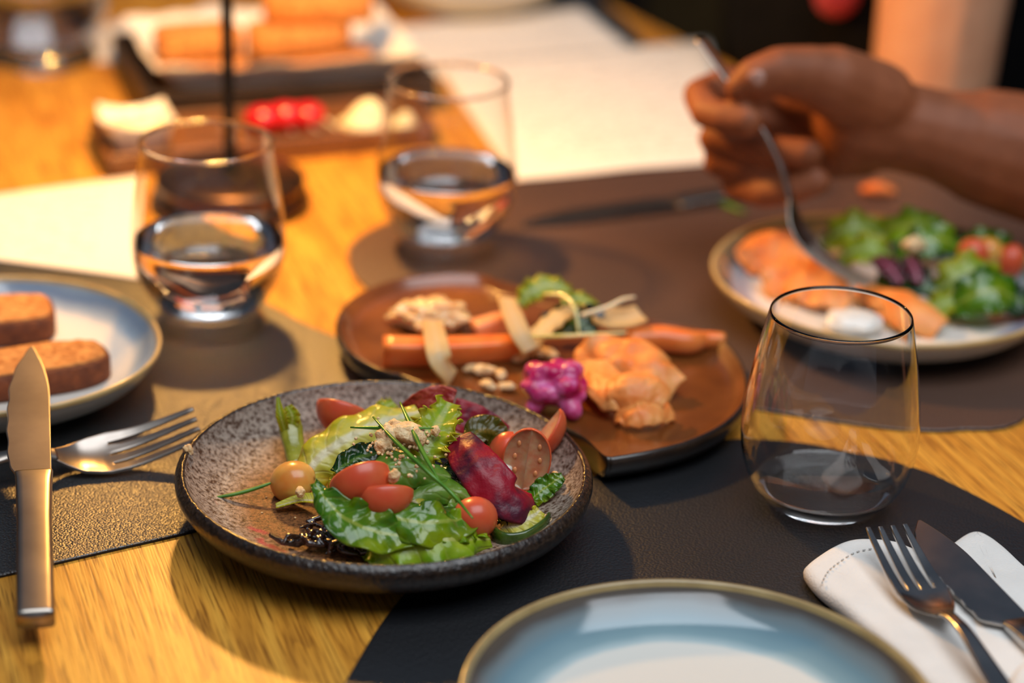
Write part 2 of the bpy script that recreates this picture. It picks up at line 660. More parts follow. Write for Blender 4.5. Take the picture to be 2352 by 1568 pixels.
def radial(name, stops, rough=0.2, wob=0.012, nscale=22.0, bump=0.0, coat=0.3, speck=None, stain=None, spec=0.5):
    """glaze whose colour follows the distance from the plate's centre"""
    m, t, b = nodes(name)
    tc = N(t, 'ShaderNodeTexCoord')
    sp = N(t, 'ShaderNodeSeparateXYZ')
    t.links.new(tc.outputs['Object'], sp.inputs[0])
    x2 = math_n(t, 'MULTIPLY', sp.outputs[0], sp.outputs[0])
    y2 = math_n(t, 'MULTIPLY', sp.outputs[1], sp.outputs[1])
    r = math_n(t, 'SQRT', math_n(t, 'ADD', x2, y2))
    nz = N(t, 'ShaderNodeTexNoise', i_Scale=nscale, i_Detail=3.0)
    t.links.new(tc.outputs['Object'], nz.inputs['Vector'])
    r = math_n(t, 'ADD', r, math_n(t, 'MULTIPLY', math_n(t, 'SUBTRACT', nz.outputs[0], 0.5), wob * 2))
    r = math_n(t, 'MULTIPLY', r, 1 / 0.12)
    col = ramp(t, r, [(p / 0.12, rgb(c)) for p, c in stops]).outputs[0]
    if speck:
        n2 = N(t, 'ShaderNodeTexNoise', i_Scale=speck[1], i_Detail=5.0, i_Roughness=0.7)
        t.links.new(tc.outputs['Object'], n2.inputs['Vector'])
        col = mixc(t, ramp(t, n2.outputs[0], [(0.42, (0, 0, 0, 1)), (0.62, (1, 1, 1, 1))]).outputs[0], col, rgb(speck[0]))
    if stain:
        for cx_, cy_, rx_, ry_, ang in stain[1]:
            mp = N(t, 'ShaderNodeMapping', vector_type='TEXTURE')
            mp.inputs['Location'].default_value = (cx_, cy_, 0.011)
            mp.inputs['Rotation'].default_value = (0, 0, ang)
            mp.inputs['Scale'].default_value = (rx_, ry_, 0.05)
            t.links.new(tc.outputs['Object'], mp.inputs['Vector'])
            vl = N(t, 'ShaderNodeVectorMath', operation='LENGTH')
            t.links.new(mp.outputs[0], vl.inputs[0])
            n4 = N(t, 'ShaderNodeTexNoise', i_Scale=150.0, i_Detail=4.0)
            t.links.new(tc.outputs['Object'], n4.inputs['Vector'])
            f = math_n(t, 'ADD', vl.outputs['Value'], math_n(t, 'MULTIPLY', n4.outputs[0], 1.3))
            col = mixc(t, ramp(t, f, [(0.75, (0.75, 0.75, 0.75, 1)), (1.0, (0, 0, 0, 1))]).outputs[0], col, rgb(stain[0]))
    t.links.new(col, b.inputs['Base Color'])
    b.inputs['Roughness'].default_value = rough
    b.inputs['Specular IOR Level'].default_value = spec
    b.inputs['Coat Weight'].default_value = coat
    b.inputs['Coat Roughness'].default_value = 0.08
    if bump:
        n3 = N(t, 'ShaderNodeTexNoise', i_Scale=700.0, i_Detail=4.0)
        t.links.new(tc.outputs['Object'], n3.inputs['Vector'])
        bp = N(t, 'ShaderNodeBump', i_Strength=bump, i_Distance=0.001)
        t.links.new(n3.outputs[0], bp.inputs['Height'])
        t.links.new(bp.outputs[0], b.inputs['Normal'])
    return m


M = {}
M['oak'] = wood('oak', (112, 62, 14), (212, 140, 44), (238, 172, 66), turn=math.radians(9))
M['tray_wood'] = wood('tray_wood', (60, 34, 16), (118, 74, 38), (140, 92, 50), ax='X')
M['dark_wood'] = wood('dark_wood', (24, 18, 15), (46, 36, 30), (60, 48, 40), ax='X')
M['leather'] = leather('leather', (20, 22, 26), (27, 27, 29), coat=1.0, cell=760, bmp=0.5)
M['leather_smooth'] = leather('leather_smooth', (17, 19, 23), (22, 23, 26), cell=620, rough=0.42, bmp=0.25)
M['leather_lamplit'] = leather('leather_lamplit', (68, 42, 27), (80, 49, 31), cell=480, bmp=0.4, rough=0.55, coat=0.6)  # black leather with the lamp's brown sheen put into the base colour
M['leather_edge'] = plain('leather_edge', (12, 12, 13), (18, 18, 18), rough=0.7)
M['steel'] = plain('steel', (176, 172, 168), (190, 186, 182), scale=40, rough=0.2, metal=1.0, rvar=0.04)
M['steel_satin'] = plain('steel_satin', (150, 140, 132), (176, 166, 156), scale=25, rough=0.32, metal=1.0)
M['glass'] = glass_wall('glass')
M['glass_base'] = refr('glass_base', 1.5)
M['water'] = refr('water', 1.33, (0.985, 0.99, 1, 1))
M['paper'] = plain('paper', (238, 232, 222), (244, 238, 228), scale=12, rough=0.8)
M['napkin'] = plain('napkin', (228, 224, 218), (236, 232, 226), scale=40, rough=0.85, bump=0.25, bscale=900)
M['stitch'] = plain('stitch', (190, 186, 180), (198, 194, 188), rough=0.8)
M['black_metal'] = plain('black_metal', (16, 15, 15), (22, 20, 20), rough=0.42, metal=0.4)
M['lamp_base'] = plain('lamp_base', (84, 62, 46), (96, 72, 54), rough=0.32, metal=0.9, scale=30)
M['beet'] = plain('beet', (148, 6, 34), (74, 8, 38), scale=60, rough=0.46, coat=0.0, sss=0.25, bump=0.2, bscale=420, lo=0.45, hi=0.62)
M['beet_dry'] = plain('beet_dry', (150, 26, 26), (176, 70, 44), scale=300, rough=0.4, coat=0.2, bump=0.6, bscale=500, sss=0.1)
M['tomato'] = plain('tomato', (246, 82, 46), (250, 108, 66), scale=60, rough=0.32, coat=0.1, sss=0.4, sss_col=(0.015, 0.005, 0.002))
M['tomato_flesh'] = plain('tomato_flesh', (252, 138, 96), (254, 176, 130), scale=150, rough=0.25, coat=0.3, sss=0.85, bump=0.2, bscale=300, sss_col=(0.022, 0.009, 0.004))
M['tomato_gold'] = plain('tomato_gold', (242, 128, 46), (248, 182, 92), scale=50, rough=0.28, coat=0.2, sss=0.4, sss_col=(0.008, 0.004, 0.0015))
M['seed'] = plain('seed', (242, 150, 92), (246, 172, 112), rough=0.15, coat=0.6)
M['chive'] = plain('chive', (58, 112, 26), (86, 140, 38), scale=80, rough=0.35, coat=0.1)
M['nut'] = plain('nut', (224, 178, 120), (246, 216, 168), scale=220, rough=0.6, bump=0.6, bscale=500, sss=0.1)
M['onion'] = plain('onion', (34, 16, 8), (62, 30, 14), scale=200, rough=0.12, coat=0.9, bump=0.7, bscale=260)
M['rib'] = plain('rib', (222, 210, 120), (240, 232, 170), scale=60, rough=0.2, coat=0.4, sss=0.4)
M['clear_onion'] = plain('clear_onion', (214, 208, 196), (232, 226, 214), scale=60, rough=0.12, coat=0.6, sss=0.5)
M['stalk'] = plain('stalk', (134, 134, 30), (172, 168, 56), scale=90, rough=0.22, coat=0.4, sss=0.2, bump=0.2, bscale=300)
M['pepper'] = plain('pepper', (40, 66, 14), (70, 96, 26), scale=80, rough=0.2, coat=0.5, sss=0.2)
M['lf_romaine'] = leafmat('lf_romaine', (60, 116, 6), (104, 156, 16), (180, 196, 76), ribw=0.04, patch=(156, 180, 16), trans=0.4, coat=1.0, rough=0.22)
M['lf_bright'] = leafmat('lf_bright', (158, 196, 12), (196, 216, 48), (212, 216, 110), trans=0.45, ribw=0.04, patch=(126, 172, 12), coat=0.5)
M['lf_pale'] = leafmat('lf_pale', (216, 212, 56), (238, 230, 120), (248, 242, 200), trans=0.45, ribw=0.08)
M['lf_dark'] = leafmat('lf_dark', (16, 52, 14), (34, 82, 22), (96, 132, 50), rough=0.2, coat=0.5)
M['lf_rib'] = leafmat('lf_rib', (84, 134, 26), (128, 166, 58), (150, 176, 92), vein=3.0, ribw=0.05)
M['lf_frill'] = leafmat('lf_frill', (190, 186, 24), (156, 190, 44), (200, 214, 130), trans=0.42, vein=7)
M['lf_olive'] = leafmat('lf_olive', (98, 84, 16), (84, 84, 18), (132, 112, 36), patch=(60, 78, 18))
M['lf_black'] = leafmat('lf_black', (10, 14, 8), (20, 26, 12), (40, 46, 22), rough=0.12, coat=0.6, trans=0.1)
M['lf_red'] = leafmat('lf_red', (84, 8, 30), (120, 14, 40), (200, 120, 140), trans=0.3)
M['salmon'] = plain('salmon', (240, 132, 54), (246, 168, 96), scale=60, rough=0.48, coat=0.0, sss=0.35, bump=0.1, bscale=300)
M['carrot'] = plain('carrot', (236, 116, 44), (240, 138, 66), scale=60, rough=0.35, sss=0.25, coat=0.1)
M['carrot_pale'] = plain('carrot_pale', (240, 150, 96), (244, 176, 120), scale=60, rough=0.35, sss=0.25)
M['cream'] = plain('cream', (246, 226, 184), (250, 236, 206), scale=50, rough=0.4, sss=0.5)
M['cauli'] = plain('cauli', (190, 6, 88), (222, 112, 168), scale=95, rough=0.35, coat=0.2, sss=0.2, bump=0.4, bscale=320, lo=0.46, hi=0.66)
M['lf_cream'] = leafmat('lf_cream', (250, 222, 160), (250, 228, 176), (252, 234, 190), trans=0.5, coat=0.05, rough=0.4)
M['jelly'] = plain('jelly', (246, 196, 130), (250, 216, 160), scale=90, rough=0.08, coat=1.0, sss=0.5)
M['stone_rim'] = plain('stone_rim', (26, 20, 17), (58, 44, 34), scale=420, rough=0.22, bump=0.6, bscale=380, coat=0.3)
M['stone'] = radial('stone', [(0.0, (134, 84, 44)), (0.066, (142, 92, 54)), (0.085, (176, 160, 144)), (0.1, (164, 148, 134))],
                    rough=0.5, bump=0.6, coat=0.0, spec=0.22, speck=((72, 46, 30), 380.0),
                    stain=((176, 40, 66), [(-0.052, -0.058, 0.040, 0.012, -0.75), (-0.062, -0.040, 0.018, 0.008, -0.4), (-0.085, -0.018, 0.012, 0.006, -0.9)]))
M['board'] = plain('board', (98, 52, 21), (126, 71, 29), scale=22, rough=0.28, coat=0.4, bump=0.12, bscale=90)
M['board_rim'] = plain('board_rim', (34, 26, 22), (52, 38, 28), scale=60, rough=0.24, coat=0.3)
M['glaze'] = radial('glaze', [(0.0, (232, 226, 214)), (0.074, (230, 226, 216)), (0.0765, (182, 200, 202)), (0.081, (136, 164, 172)), (0.089, (112, 142, 154)),
                              (0.0945, (120, 132, 136)), (0.098, (88, 80, 74)), (0.1055, (112, 98, 78)), (0.12, (150, 130, 92))],
                    rough=0.12, wob=0.004, nscale=16.0, coat=0.5)
M['glaze_pale'] = radial('glaze_pale', [(0.0, (238, 232, 220)), (0.080, (236, 230, 220)), (0.085, (176, 190, 202)), (0.091, (132, 150, 172)),
                              (0.096, (168, 178, 184)), (0.1005, (120, 110, 100)), (0.1055, (150, 128, 92)), (0.12, (170, 144, 96))],
                    rough=0.14, wob=0.006, nscale=26.0, coat=0.5)
M['glaze_rim_pale'] = plain('glaze_rim_pale', (196, 164, 108), (206, 176, 120), scale=60, rough=0.3, coat=0.3)
M['glaze_out'] = plain('glaze_out', (200, 196, 184), (186, 182, 168), scale=20, rough=0.3, coat=0.3)
M['glaze_rim'] = plain('glaze_rim', (158, 134, 90), (176, 152, 104), scale=60, rough=0.28, coat=0.3)
M['rye'] = plain('rye', (178, 108, 48), (222, 156, 86), scale=200, rough=0.8, bump=0.9, bscale=420)
M['rye_crust'] = plain('rye_crust', (98, 46, 18), (126, 64, 28), scale=160, rough=0.75, bump=0.8, bscale=300)
M['butter'] = plain('butter', (252, 238, 190), (254, 246, 216), scale=40, rough=0.4, sss=0.3)
M['china'] = plain('china', (240, 236, 228), (244, 240, 232), rough=0.2, coat=0.4)
M['berry'] = plain('berry', (190, 14, 30), (214, 40, 40), scale=60, rough=0.2, coat=0.5, sss=0.2)
M['skin_dark'] = plain('skin_dark', (134, 76, 46), (148, 86, 54), scale=60, rough=0.58, sss=0.12, bump=0.15, bscale=420, spec=0.35)
M['skin_light'] = plain('skin_light', (222, 160, 122), (230, 172, 134), scale=40, rough=0.5, sss=0.15)
M['nail'] = plain('nail', (176, 132, 116), (186, 142, 126), rough=0.2, coat=0.5)
M['black_cloth'] = plain('black_cloth', (9, 9, 10), (14, 13, 14), scale=80, rough=0.9, spec=0.1)
M['olive_cloth'] = plain('olive_cloth', (52, 48, 34), (62, 58, 42), scale=60, rough=0.9, spec=0.1)
M['blue_cloth'] = plain('blue_cloth', (30, 34, 44), (40, 44, 54), scale=60, rough=0.9, spec=0.1)
M['red_cloth'] = plain('red_cloth', (150, 36, 44), (164, 44, 48), scale=40, rough=0.6)
M['hair'] = plain('hair', (20, 14, 11), (30, 20, 15), scale=90, rough=0.5, bump=0.5)
M['gold'] = plain('gold', (220, 166, 80), (230, 180, 96), rough=0.2, metal=1.0)
M['plaster'] = plain('plaster', (58, 50, 44), (66, 57, 50), scale=6, rough=0.9, bump=0.1, bscale=60)
M['floor'] = wood('floor', (24, 18, 14), (44, 34, 28), (54, 42, 34), scale=0.6)

# ------------------------------------------------------------------ setting
PHI = math.radians(28)
UD, VD = V((math.sin(PHI), -math.cos(PHI), 0)), V((math.cos(PHI), math.sin(PHI), 0))


def tab(u, v, z=0.0):
    return UD * u + VD * v + V((0, 0, z))


vs, fs = box_data((0.2, 1.6, -0.76), (7, 7, 0.04))
fl = ob('floor', vs, fs, M['floor'], smooth=False)
tag(fl, 'dark wooden floor under the table', kind='structure')
for nm, c_, s_ in (('wall_back', (0.2, 5.05, 0.56), (7.0, 0.1, 2.6)), ('wall_left', (-3.25, 1.6, 0.56), (0.1, 6.8, 2.6)), ('wall_right', (3.65, 1.6, 0.56), (0.1, 6.8, 2.6))):
    vs, fs = box_data(c_, s_)
    tag(ob(nm, vs, fs, M['plaster'], smooth=False), kind='structure')
pe = P(1575, 92)
v_edge = pe.dot(VD)
u0, u1, v0 = -2.35, -0.35, v_edge - 1.15


def table():
    root = empty('dining_table', tab((u0 + u1) / 2, (v0 + v_edge) / 2, -0.74),
                 'solid oak dining table carrying all the plates and glasses', 'table')
    nb = 7
    wdt = (v_edge - v0)
    c = tab((u0 + u1) / 2, (v0 + v_edge) / 2, -0.02)
    me_v, me_f = box_data((0, 0, 0), (wdt, u1 - u0, 0.04))
    me = bpy.data.meshes.new('tabletop')
    me.from_pydata(me_v, [], me_f)
    me.materials.append(M['oak'])
    o = bpy.data.objects.new('tabletop', me)
    o.location = c
    o.rotation_euler = (0, 0, PHI)
    link(o, root)
    o.cycles.is_caustics_receiver = CAUSTICS
    mod(o, 'BEVEL', width=0.003, segments=2)
    for su in (u0 + 0.12, u1 - 0.12):
        for sv in (v0 + 0.1, v_edge - 0.1):
            box('leg', tab(su, sv, -0.39), (0.07, 0.07, 0.7), M['oak'], root, rot=PHI, bev=0.004)
    box('apron', tab((u0 + u1) / 2, v_edge - 0.08, -0.08), (0.025, u1 - u0 - 0.3, 0.08), M['oak'], root, rot=PHI)
    box('apron', tab((u0 + u1) / 2, v0 + 0.08, -0.08), (0.025, u1 - u0 - 0.3, 0.08), M['oak'], root, rot=PHI)


table()


def placemat(px, label, mat, z=0.0):
    loop = closed_curve([P(x, y, z + 0.002) for x, y in px], 120)
    root = empty('placemat', V((sum(p.x for p in loop) / 120, sum(p.y for p in loop) / 120, z)), label, 'placemat', 'leather placemats')
    ls = [at_z(loop, z + 0.0016), at_z(offset(loop, 0.0006), z + 0.0020), at_z(offset(loop, 0.002), z + 0.0021)]
    vs, fs = stack_loops(ls, cap_first=False)
    ob('top_face', vs, fs, mat, root, smooth=False).cycles.is_caustics_receiver = CAUSTICS
    vs, fs = stack_loops([at_z(offset(loop, 0.0004), z + 0.0001), at_z(loop, z + 0.0005), at_z(loop, z + 0.0016)], cap_last=False)
    ob('cut_edge', vs, fs, M['leather_edge'], root, smooth=False)
    return root


placemat([(-420, 1420), (-200, 1368), (0, 1320), (230, 1266), (460, 1213), (700, 1150), (890, 1070), (975, 960), (945, 865),
          (870, 812), (790, 780), (700, 742), (620, 700), (480, 640), (300, 575), (60, 530), (-300, 540), (-560, 700), (-640, 1100), (-560, 1390)],
         'black grained leather placemat under the bread plate on the left', M['leather'])
placemat([(845, 660), (800, 590), (818, 548), (890, 508), (1020, 462), (1180, 417), (1400, 388), (1620, 372), (1800, 370), (1960, 380),
          (2120, 396), (2300, 440), (2460, 560), (2500, 760), (2360, 955), (2200, 984), (2090, 984), (1950, 968), (1800, 945), (1600, 912),  # outline stretched so dark leather stands in for the arm's shadow on wood
          (1300, 850), (1050, 760)],
         'black leather placemat tinted brown as if lamplit under the brown board and the salmon plate', M['leather_lamplit'])
placemat([(700, 1760), (745, 1650), (800, 1552), (890, 1410), (1000, 1290), (1120, 1200), (1250, 1135), (1380, 1086), (1500, 1040),
          (1620, 1012), (1750, 1008), (1900, 1024), (2091, 1069), (2200, 1115), (2352, 1198), (2520, 1310), (2640, 1480), (2600, 1700), (2350, 1860), (1900, 1980),
          (1300, 1980), (860, 1900)],
         'black leather placemat under the empty front plate and the tumbler', M['leather_smooth'])
placemat([(1150, -60), (1300, -70), (1395, 10), (1478, 98), (1440, 150), (1300, 140), (1150, 60)],
         'black leather placemat corner peeping out behind the far menu sheet', M['leather'])


# ------------------------------------------------------------------ lamp
def lamp():
    c = P(530, 470)
    root = empty('table_lamp', c, 'slim black table lamp with a round bronze base behind the left tumbler', 'lamp')
    lathe('base', [(0.0002, 0.0), (0.050, 0.0), (0.0555, 0.002), (0.0565, 0.006), (0.0545, 0.010), (0.0515, 0.012),
                   (0.0515, 0.0145), (0.053, 0.017), (0.0525, 0.021), (0.049, 0.0232), (0.02, 0.0245), (0.0002, 0.0245)],
          c, M['lamp_base'], root)
    lathe('pole', [(0.0062, 0.0245), (0.0048, 0.03), (0.0042, 0.045), (0.0042, 0.36), (0.0002, 0.36)], c, M['black_metal'], root, n=24)
    lathe('shade', [(0.0002, 0.392), (0.03, 0.391), (0.042, 0.384), (0.052, 0.368), (0.056, 0.350), (0.0545, 0.350), (0.0505, 0.366),
                    (0.040, 0.380), (0.03, 0.384), (0.0002, 0.384)], c, M['black_metal'], root)
    m, t, b = nodes('lamp_diffuser')
    b.inputs['Base Color'].default_value = (0.9, 0.85, 0.75, 1)
    b.inputs['Emission Color'].default_value = LAMP_COL + (1,)
    b.inputs['Emission Strength'].default_value = 12
    lathe('diffuser', [(0.0045, 0.364), (0.02, 0.364), (0.0205, 0.366), (0.0205, 0.3845), (0.0045, 0.3845)], c, m, root, n=48)
    l = bpy.data.lights.new('lamp_glow', 'POINT')
    l.shadow_soft_size, l.energy, l.color = 0.016, LAMP_W, LAMP_COL
    l.cycles.is_caustics_light = True
    o = bpy.data.objects.new('lamp_glow', l)
    o.location = c + V((0, 0, 0.345))
    link(o, root)


lamp()


# ------------------------------------------------------------------ glasses
def tumbler(c, prof_out, label, wall=0.0011, floor_t=0.009, base_top=0.016, water=None, thin=False, wlabel=None):
    """wall + heavy base; prof_out: (r, z) of the outer side from base edge to rim"""
    root = empty('tumbler', c, label, 'glass', 'stemless drinking glasses')
    po = [(p.x, p.z) for p in catmull([V((r, 0, z)) for r, z in prof_out], 60)]
    up = [q for q in po if q[1] >= base_top]
    outer = up
    inner = []
    for i, (r, z) in enumerate(up):
        a, b = up[max(i - 1, 0)], up[min(i + 1, len(up) - 1)]
        t = V((b[0] - a[0], b[1] - a[1], 0)).normalized()
        inner.append((r - t.y * wall, z + t.x * wall))
    rim_r, rim_z = (outer[-1][0] + inner[-1][0]) / 2, outer[-1][1] + 0.0007
    lo = [q for q in po if q[1] < base_top]
    r_in, z_in = inner[0]
    well = [(r_in, z_in)] + [(r_in * math.cos(a), z_in - (z_in - floor_t) * math.sin(a)) for a in [pi / 2 * k / 10 for k in range(1, 10)]]
    foot = [(0.0002, 0.0012), (lo[0][0] * 0.8, 0.0010), (lo[0][0] * 0.93, 0.0001)] + lo
    if thin:
        # blown wall so thin that it bends nothing, a solid lip and a solid foot
        mid = [((a[0] + b[0]) / 2, (a[1] + b[1]) / 2) for a, b in zip(outer, inner)]
        lathe('bowl', outer + inner[::-1], c, M['glass'], root, n=128)
        lip = [(rim_r + 0.0013 * math.cos(a), rim_z - 0.0004 + 0.0013 * math.sin(a)) for a in [2 * pi * k / 12 for k in range(12)]]
        lathe('lip', lip, c, M['glass_base'], root, n=128, closed=True)
        g = lathe('foot', foot + [outer[0]] + well + [(0.0002, floor_t)], c, M['glass_base'], root, n=128)
    else:
        g = lathe('bowl', foot + outer + [(rim_r, rim_z)] + inner[::-1][:-1] + well + [(0.0002, floor_t)], c, M['glass_base'], root, n=128)
    g.cycles.is_caustics_caster = CAUSTICS
    if water:
        # body of water filling the well up to the given height
        iw = [q for q in inner if q[1] < water]
        pr = [(0.0002, floor_t + 0.0002)] + [(max(r - 0.0002, 0.0004), z + 0.0002) for r, z in well[::-1]] + [(r - 0.0002, z) for r, z in iw[1:]]
        rr = pr[-1][0]
        pr += [(rr - 0.0006, water - 0.0004), (rr - 0.0035, water - 0.0010), (0.0002, water - 0.0010)]
        wo = lathe('water', pr, c, M['water'], None, n=128)
        wo.cycles.is_caustics_caster = CAUSTICS
        tag(wo, wlabel, 'water', 'water in the glasses')
    return root


TUMB_R = [(0.0285, 0.0), (0.0335, 0.004), (0.0405, 0.0135), (0.0452, 0.026), (0.0470, 0.040), (0.0462, 0.057), (0.0430, 0.080),
          (0.0395, 0.098), (0.0370, 0.1095)]
tumbler(P(1890, 1150), TUMB_R, 'empty clear stemless tumbler on the black placemat beside the napkin', base_top=0.012, floor_t=0.0065)
TUMB_L = [(0.0345, 0.0), (0.0352, 0.004), (0.0318, 0.010), (0.0300, 0.0145), (0.0352, 0.021), (0.0430, 0.034), (0.0468, 0.050), (0.0468, 0.066),
          (0.0445, 0.086), (0.0415, 0.106), (0.0398, 0.121)]
tumbler(P(484, 752), TUMB_L, 'footed clear tumbler half full of water in front of the lamp', base_top=0.017, floor_t=0.0155, thin=True,
        water=0.060, wlabel='still water in the footed tumbler near the bread plate')
tumbler(P(1022, 582), TUMB_L, 'footed clear tumbler half full of water behind the brown board', base_top=0.017, floor_t=0.0155, thin=True,
        water=0.060, wlabel='still water in the tumbler behind the brown board')
tumbler(P(98, 136), [(r * 1.3, z * 1.25) for r, z in TUMB_L], 'large footed clear tumbler of water at the far left end of the table', base_top=0.0215, floor_t=0.019, thin=True,
        water=0.072, wlabel='still water in the far left tumbler')


# ------------------------------------------------------------------ plates
def salad_plate():
    c = P(884, 1077, 0.031)
    c = V((c.x, c.y, 0.0022))
    root = empty('salad_plate', c, 'round speckled brown stoneware plate with a dark rim holding the salad', 'plate')
    k = 0.978
    lathe('dish', [(0.0002, 0.0105), (0.04 * k, 0.0106), (0.066 * k, 0.0112), (0.084 * k, 0.0138), (0.095 * k, 0.0190), (0.1015 * k, 0.0252), (0.1045 * k, 0.0302)],
          c, M['stone'], root, smooth_prof=4)
    lathe('rim', [(0.1045 * k, 0.0302), (0.1055 * k, 0.0310), (0.1068 * k, 0.0308), (0.1092 * k, 0.0285), (0.110 * k, 0.0255), (0.1085 * k, 0.0205), (0.102 * k, 0.0130),
                  (0.088 * k, 0.0060), (0.072 * k, 0.0022), (0.066 * k, 0.0), (0.060 * k, 0.0), (0.058 * k, 0.004), (0.0002, 0.005)],
          c, M['stone_rim'], root, smooth_prof=3)
    return c


SC = salad_plate()


def glazed_plate(c, R, label, seed=0, z0=0.0022, wob=0.010, pale=''):
    c = V((c.x, c.y, z0))
    root = empty('glazed_plate', c, label, 'plate', 'blue and white glazed plates')
    k = R / 0.11

    def wb(a):
        return 1 + wob * math.cos(2 * a + seed) + wob * 0.8 * math.cos(3 * a + 1.7 * seed) + wob * 0.4 * math.cos(5 * a + seed)
    lathe('well', [(0.0002, 0.0085), (0.04 * k, 0.0086), (0.068 * k, 0.0092), (0.084 * k, 0.0115), (0.096 * k, 0.0165), (0.104 * k, 0.0235), (0.1064 * k, 0.0263)],
          c, M['glaze' + pale], root, wob=wb, smooth_prof=4)
    lathe('rim', [(0.1062 * k, 0.0262), (0.1074 * k, 0.0284), (0.1090 * k, 0.0290), (0.1101 * k, 0.0278), (0.1098 * k, 0.0258)], c, M['glaze_rim' + pale], root, wob=wb, smooth_prof=4)
    lathe('underside', [(0.1096 * k, 0.0263), (0.106 * k, 0.0205), (0.098 * k, 0.0125), (0.084 * k, 0.0055), (0.070 * k, 0.0020), (0.064 * k, 0.0), (0.059 * k, 0.0),
                        (0.057 * k, 0.0035), (0.0002, 0.0042)], c, M['glaze_out'], root, wob=wb, smooth_prof=3)
    return c


BREADC = glazed_plate(P(-26, 784, 0.030), 0.0985, 'blue rimmed white plate with two slices of brown bread', seed=1.0, pale='_pale')
RIGHTC = glazed_plate(P(2032, 632, 0.030), 0.110, 'blue rimmed white plate of salmon and salad under the held fork', seed=2.2, wob=0.012, pale='_pale')
FRONTC = glazed_plate(P(1602, 1606, 0.030), 0.1035, 'empty blue rimmed white plate at the front edge beside the napkin', seed=0.2, wob=0.008)
glazed_plate(P(1075, -42, 0.020), 0.092, 'pale plate at the far end of the table behind the menu sheets', seed=3.0, z0=0.0002, pale='_pale')

# brown serving board
bp_px = [(770, 752), (782, 708), (830, 668), (905, 640), (1000, 627), (1085, 626), (1128, 634), (1140, 640), (1300, 678), (1480, 727), (1600, 752), (1660, 776),
         (1706, 830), (1722, 884), (1712, 930), (1668, 976), (1590, 1014), (1500, 1038), (1420, 1052), (1402, 1053), (1385, 1046), (1320, 994), (1150, 930), (1000, 893), (915, 862), (895, 858), (850, 842), (795, 806)]
BZ = 0.0030


def serving_board():
    loop = closed_curve([P(x, y, BZ + 0.017) for x, y in bp_px], 168)
    cx, cy = sum(p.x for p in loop) / 168, sum(p.y for p in loop) / 168
    root = empty('serving_board', (cx, cy, BZ), 'glossy brown serving board with two straight sides carrying smoked salmon', 'board')
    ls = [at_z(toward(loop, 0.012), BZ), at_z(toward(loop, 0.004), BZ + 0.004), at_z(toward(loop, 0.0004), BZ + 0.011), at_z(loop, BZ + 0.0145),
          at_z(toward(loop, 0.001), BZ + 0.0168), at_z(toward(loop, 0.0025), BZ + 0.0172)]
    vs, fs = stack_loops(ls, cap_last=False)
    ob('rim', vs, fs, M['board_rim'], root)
    ls = [at_z(toward(loop, 0.0025), BZ + 0.0172), at_z(toward(loop, 0.0045), BZ + 0.0160), at_z(toward(loop, 0.007), BZ + 0.0122), at_z(toward(loop, 0.011), BZ + 0.0104), at_z(toward(loop, 0.016), BZ + 0.0100)]
    vs, fs = stack_loops(ls, cap_first=False)
    ob('top_face', vs, fs, M['board'], root)


serving_board()
BF = BZ + 0.0100   # height of the board's floor


# ------------------------------------------------------------------ cutlery
def frame(tail, head, up=(0, 0, 1)):
    tail, head = V(tail), V(head)
    y = (head - tail).normalized()
    x = y.cross(V(up)).normalized()
    z = x.cross(y)
    return Matrix(((x.x, y.x, z.x, tail.x), (x.y, y.y, z.y, tail.y), (x.z, y.z, z.z, tail.z), (0, 0, 0, 1)))


REST = ([.0015, .004, .0085, .0125, .0115, .0085], [.0085, .0048, .0022, .0014, .0016, .0034], [.0012, .0034, .0085, .0150])
BENT = ([.0, .001, .002, -.003, -.008, -.0120], [-.0112, -.0160, -.0195, -.0212, -.0212, -.0200], [-.0218, -.0190, -.0110, .0])


